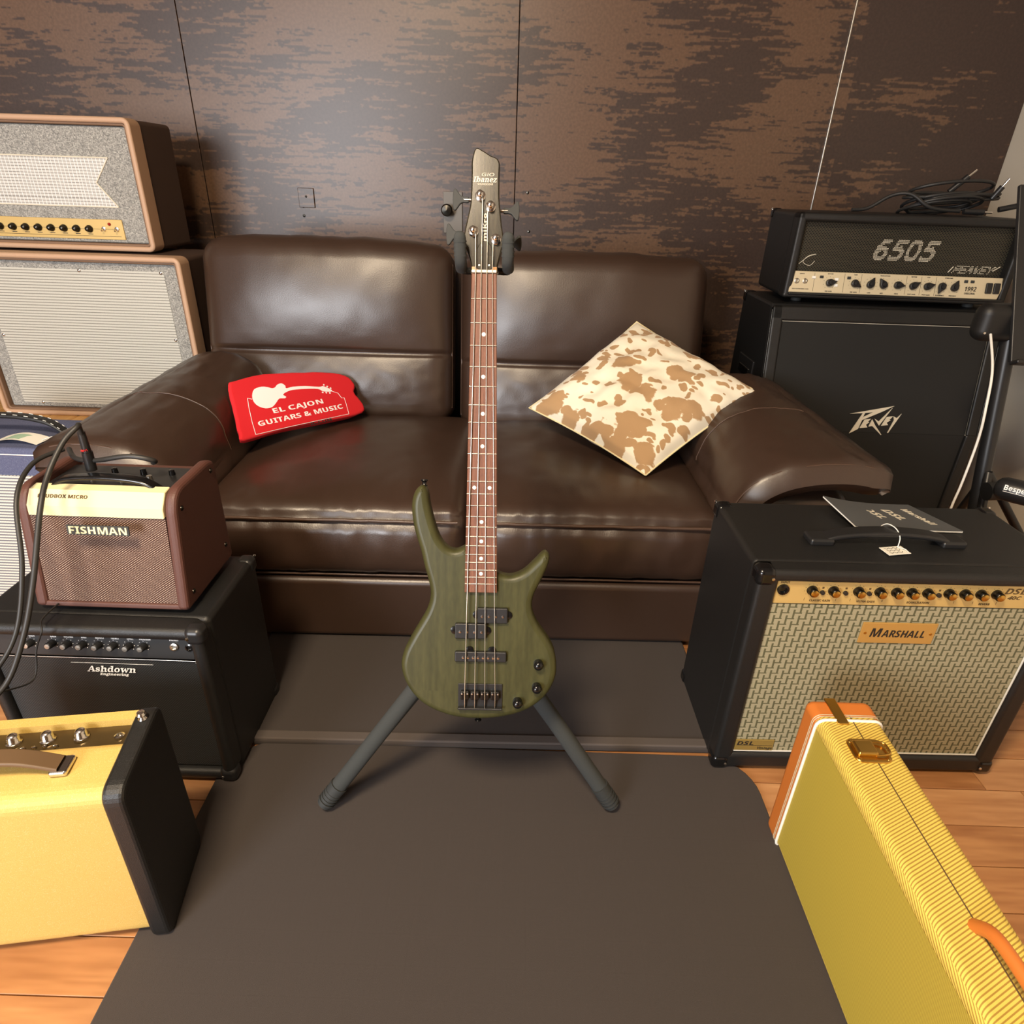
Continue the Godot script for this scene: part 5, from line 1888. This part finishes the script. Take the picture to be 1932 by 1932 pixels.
	for l: Array in [[Vector3(-0.1015, 0.3705, -0.019), 0.0], [Vector3(-0.003, -0.0545, -0.019), 180.0]]:
		inst(g, "strap_button", turned("strapbutton", V2([0.006, 0, 0.004, 0.002, 0.0035, 0.006, 0.0065, 0.0095, 0.006, 0.011, 0, 0.0115]), 16), M.black_gloss, l[0], Vector3(0, 0, l[1]))
	# strings
	var nx := [-0.0135, -0.0045, 0.0045, 0.0135]
	var rr := [0.0011, 0.00095, 0.0008, 0.0007]
	var order := [0, 1, 2, 3]
	for i in 4:
		var p: Vector2 = posts[order[i]]
		var e := hs * Vector3(p.x + (0.004 if i < 2 else -0.004), p.y, 0.006)
		b = B.new()
		b.tube(PackedVector3Array([Vector3(sx[i], -0.028, 0.0085), Vector3(sx[i], -0.001, 0.0122), Vector3(lerpf(sx[i], nx[i], 0.5), 0.36, 0.0118), Vector3(nx[i], 0.7246, 0.0108), e]), rr[i], 6)
		part(g, "string", b, M.steel)


func bass_stand() -> void:
	var s := thing("instrument_stand", "black tripod stand with foam-padded legs and yoke holding the bass", "stand", Vector3(-0.066, 0.008, -1.0))
	var hub := Vector3(0.006, 0.427, 0.0)
	var b := B.new()
	b.X = Transform3D(Basis(), hub)
	b.lathe(V2([0, -0.05, 0.02, -0.05, 0.026, -0.03, 0.026, 0.03, 0.018, 0.05, 0, 0.05]), 18)
	part(s, "hub", b, M.black_satin)
	for e: Vector3 in [Vector3(-0.3, 0.014, 0.122), Vector3(0.296, 0.014, 0.102), Vector3(0.0, 0.014, -0.33)]:
		var d := (e - hub).normalized()
		b = B.new()
		b.tube(PackedVector3Array([hub - Vector3(0, 0.02, 0), e]), 0.0125, 14)
		b.tube(PackedVector3Array([hub.lerp(e, 0.3), e - d * 0.05]), 0.0165, 16)
		var leg := part(s, "leg", b, M.foam)
		b = B.new()
		b.tube(PackedVector3Array([e - d * 0.055, e - d * 0.02, e]), 0.019, 16, 0.0155)
		for k in 4:
			b.tube(PackedVector3Array([e - d * (0.012 + 0.008 * k), e - d * (0.008 + 0.008 * k)]), 0.019, 16)
		part(leg, "rubber_foot", b, M.rubber)
	var top := Vector3(0.01, 1.0, -0.155)
	b = B.new()
	b.tube(PackedVector3Array([hub, top]), 0.0105, 14)
	part(s, "shaft", b, M.black_satin)
	b = B.new()
	b.tube(PackedVector3Array([hub + (top - hub) * 0.45, hub + (top - hub) * 0.52]), 0.016, 14)
	part(s, "height_collar", b, M.black)
	# yoke: two arms come forward beside the headstock and turn up
	var ga := Transform3D(Basis(Vector3(0.99990425, 0.01311821, -0.00440465), Vector3(-0.01383793, 0.9478983, -0.31827242), Vector3(0, 0.3183029, 0.94798906)), Vector3(-0.048, 0.349, -0.87) - s.position)
	for sgn: float in [-1.0, 1.0]:
		var q0 := ga * Vector3(0.0, 0.737, -0.055)
		var q1 := ga * Vector3(sgn * 0.036, 0.737, -0.05)
		var q2 := ga * Vector3(sgn * 0.0385, 0.735, -0.01)
		var q3 := ga * Vector3(sgn * 0.038, 0.742, 0.012)
		var q4 := ga * Vector3(sgn * 0.0385, 0.772, 0.022)
		b = B.new()
		b.tube(curve([top, q0, q1, q2, q3], 5), 0.006, 10)
		var arm := part(s, "yoke_arm", b, M.black)
		b = B.new()
		var path := curve([q2 + (q2 - q3) * 0.2, q2, q3, q4], 4)
		b.tube(path, 0.0098, 14)
		b.X = Transform3D(Basis(), q4)
		b.lathe(V2([0.0098, 0.0, 0.009, 0.004, 0.0065, 0.008, 0.0035, 0.0098, 0, 0.0102]), 14)
		b.X = Transform3D()
		for k in 4:
			var pc := q3.lerp(q4, 0.15 + 0.22 * k)
			b.tube(PackedVector3Array([pc, pc + (q4 - q3) * 0.07]), 0.0108, 14)
		part(arm, "foam_sleeve", b, M.foam)


func music_stand() -> void:
	var s := thing("music_stand", "black folding stand with tilted desk panel standing by the cream wall", "stand", Vector3(1.285, 0.0, -1.57))
	var b := B.new()
	b.X = Transform3D(rot(-26), Vector3(0.1, 1.0, -0.135))
	b.rbox(Vector3(0.3, 0.44, 0.012), Vector3(0, 0, 0), 0.004, 2)
	part(s, "desk", b, M.black_satin)
	b = B.new()
	b.X = Transform3D(rot(-26), Vector3(0.1, 1.0, -0.135))
	b.rbox(Vector3(0.3, 0.01, 0.03), Vector3(0, -0.222, 0.012), 0.004, 2)
	part(s, "desk_ledge", b, M.black_satin)
	b = B.new()
	b.tube(PackedVector3Array([Vector3(0.035, 0.03, 0.03), Vector3(-0.015, 0.9, -0.13)]), 0.019, 12)
	part(s, "upright", b, M.black_satin)
	b = B.new()
	b.tube(PackedVector3Array([Vector3(-0.055, 0.49, 0.06), Vector3(0.0, 0.495, 0.06)]), 0.024, 16)
	var cl := part(s, "clamp", b, M.black)
	b = B.new()
	b.X = Transform3D(rot(90), Vector3(-0.03, 0.49, 0.085))
	b.lathe(V2([0.0085, 0, 0.0085, 0.004, 0.005, 0.005, 0, 0.005]), 14)
	part(cl, "bolt", b, M.steel)
	b = B.new()
	b.X = Transform3D(rot(0, -40, -90), Vector3(-0.065, 0.52, 0.09))
	b.lathe(V2([0.0, 0.0, 0.014, 0.002, 0.024, 0.009, 0.029, 0.02, 0.03, 0.05, 0.029, 0.09, 0.02, 0.1, 0.0, 0.102]), 20)
	var kn := part(s, "grip_knob", b, M.black_satin)
	b = B.new()
	var ax := Vector3(0.766, 0, 0.643)
	var fn := (Vector3(-0.6, 0.42, 0.7) - ax * ax.dot(Vector3(-0.6, 0.42, 0.7))).normalized()
	b.X = Transform3D(Basis(ax, fn.cross(ax), fn), Vector3(-0.065, 0.52, 0.09) + ax * 0.05 + fn * 0.0305)
	b.words("Bespeco", 0.0125, Transform3D(), 0.06, 700)
	b.rbox(Vector3(0.06, 0.0012, 0.002), Vector3(0, -0.01, -0.001), 0.0004, 1)
	part(kn, "lettering", b, M.white_ink)
	for e: Vector3 in [Vector3(-0.1, 0.012, 0.25), Vector3(0.36, 0.012, 0.12), Vector3(0.15, 0.012, -0.35)]:
		b = B.new()
		b.tube(PackedVector3Array([Vector3(0.012, 0.5, -0.04), e]), 0.011, 10)
		var leg := part(s, "leg", b, M.black_satin)
		b = B.new()
		b.tube(PackedVector3Array([e + Vector3(0, 0.024, 0), e - Vector3(0, 0.0115, 0)]), 0.014, 12)
		part(leg, "rubber_foot", b, M.rubber)
	b = B.new()
	b.rbox(Vector3(0.11, 0.095, 0.06), Vector3(-0.06, 0.885, -0.12), 0.028, 4)
	var br := part(s, "desk_bracket", b, M.black)
	facing(br, "rivet", turned("rivet", [], 10), M.chrome, Vector3(-0.1, 0.862, -0.092))


func lead(called: String, label: String, pts: Array, r: float, mt: Material, per := 8) -> Node3D:
	var base: Vector3 = pts[pts.size() - 1]
	var t := thing(called, label, "cable", base)
	var l := []
	for p: Vector3 in pts:
		l.append(p - base)
	var b := B.new()
	b.tube(curve(l, per), r, 10)
	part(t, "sheath", b, mt)
	return t


func leads() -> void:
	var t := lead("jack_cable", "black cable with red-lettered plug looping over the brown amplifier", [Vector3(-0.802, 0.725, -1.1), Vector3(-0.796, 0.75, -1.09), Vector3(-0.784, 0.756, -1.07), Vector3(-0.8, 0.735, -1.045), Vector3(-0.81, 0.692, -1.0), Vector3(-0.803, 0.65, -0.95), Vector3(-0.802, 0.55, -0.885), Vector3(-0.814, 0.467, -0.84), Vector3(-0.84, 0.395, -0.8), Vector3(-0.87, 0.374, -0.75), Vector3(-0.9, 0.371, -0.68)], 0.0047, M.cable)
	var o := t.position
	var b := B.new()
	b.tube(PackedVector3Array([Vector3(-0.803, 0.658, -1.1) - o, Vector3(-0.802, 0.695, -1.1) - o]), 0.0095, 14)
	b.tube(PackedVector3Array([Vector3(-0.802, 0.69, -1.1) - o, Vector3(-0.802, 0.735, -1.1) - o]), 0.008, 12, 0.0065)
	var pl := part(t, "plug", b, M.black_satin)
	b = B.new()
	var sq := []
	for q in 9:
		sq.append(Vector3(-0.8085 + 0.0016 * q, 0.699 + 0.0003 * q + 0.002 * (1 if q % 2 else -1), -1.0915 + 0.0002 * absf(q - 4) * -3.0) - o)
	b.tube(curve(sq, 3), 0.0006, 5)
	part(pl, "lettering", b, M.red_ink)
	lead("jack_cable", "second black cable hanging close behind the looping plug cable", [Vector3(-0.86, 0.69, -1.12), Vector3(-0.88, 0.685, -1.06), Vector3(-0.868, 0.65, -0.985), Vector3(-0.845, 0.551, -0.92), Vector3(-0.855, 0.447, -0.87), Vector3(-0.885, 0.39, -0.82), Vector3(-0.92, 0.376, -0.76), Vector3(-0.94, 0.373, -0.7)], 0.0042, M.cable)
	lead("thin_wire", "thin black wire dangling down the black combo front", [Vector3(-0.862, 0.426, -1.0), Vector3(-0.862, 0.426, -0.94), Vector3(-0.85, 0.416, -0.915), Vector3(-0.866, 0.38, -0.908), Vector3(-0.87, 0.33, -0.88), Vector3(-0.862, 0.378, -0.79), Vector3(-0.845, 0.37, -0.74), Vector3(-0.83, 0.365, -0.66)], 0.0016, M.cable)
	lead("jack_cable", "short black cable draped across the top panel of the brown amplifier", [Vector3(-0.7, 0.664, -1.13), Vector3(-0.68, 0.682, -1.1), Vector3(-0.72, 0.693, -1.09), Vector3(-0.79, 0.678, -1.1), Vector3(-0.85, 0.668, -1.13), Vector3(-0.88, 0.674, -1.16)], 0.0048, M.cable)
	# coil on the tall head
	var c := thing("coiled_cable", "bundle of coiled black cable with metal plugs on the tall head", "cable", Vector3(1.36, 1.114, -2.3))
	var rg := RandomNumberGenerator.new()
	rg.seed = 31
	for k in 7:
		var pts := []
		var w := rg.randf_range(0.09, 0.15)
		var d := rg.randf_range(0.05, 0.08)
		var off := Vector3(rg.randf_range(-0.03, 0.04), 0.007 + 0.009 * k, rg.randf_range(-0.015, 0.015))
		var tilt := rg.randf_range(-0.1, 0.35)
		for i in 17:
			var a := TAU * i / 16.0
			pts.append(off + Vector3(w * cos(a), maxf(0.0, 0.02 + tilt * 0.1 * sin(a)) - 0.018 + 0.018 * (1 if tilt > 0 else 0) * (0.5 + 0.5 * cos(a)), d * sin(a)))
		b = B.new()
		b.tube(curve(pts, 3), 0.0052, 8)
		part(c, "loop", b, M.cable)
	for e: Array in [[Vector3(-0.02, 0.065, 0.04), Vector3(0.02, 0.11, 0.05)], [Vector3(0.12, 0.05, 0.04), Vector3(0.135, 0.085, 0.05)], [Vector3(0.14, 0.02, 0.06), Vector3(0.2, 0.035, 0.07)], [Vector3(0.02, 0.012, 0.08), Vector3(0.08, 0.012, 0.085)]]:
		b = B.new()
		b.tube(PackedVector3Array([e[0], e[1]]), 0.0085, 12)
		var p := part(c, "plug", b, M.black_satin)
		var d: Vector3 = (e[1] - e[0]).normalized()
		b = B.new()
		b.tube(PackedVector3Array([e[1], e[1] + d * 0.025]), 0.0036, 10)
		part(p, "tip", b, M.chrome)
	b = B.new()
	b.tube(curve([Vector3(0.02, 0.012, 0.06), Vector3(-0.08, 0.02, 0.07), Vector3(-0.14, 0.055, 0.05), Vector3(-0.19, 0.05, 0.03), Vector3(-0.25, 0.012, 0.02), Vector3(-0.3, 0.006, 0.02)]), 0.0055, 8)
	part(c, "tail", b, M.cable)
	lead("white_cord", "thin white cord hanging in front of the tall black cabinet", [Vector3(1.2, 0.86, -1.66), Vector3(1.172, 0.79, -1.57), Vector3(1.154, 0.709, -1.52), Vector3(1.165, 0.627, -1.52), Vector3(1.167, 0.509, -1.52), Vector3(1.164, 0.416, -1.52), Vector3(1.17, 0.2, -1.52), Vector3(1.21, 0.006, -1.5)], 0.003, M.white)
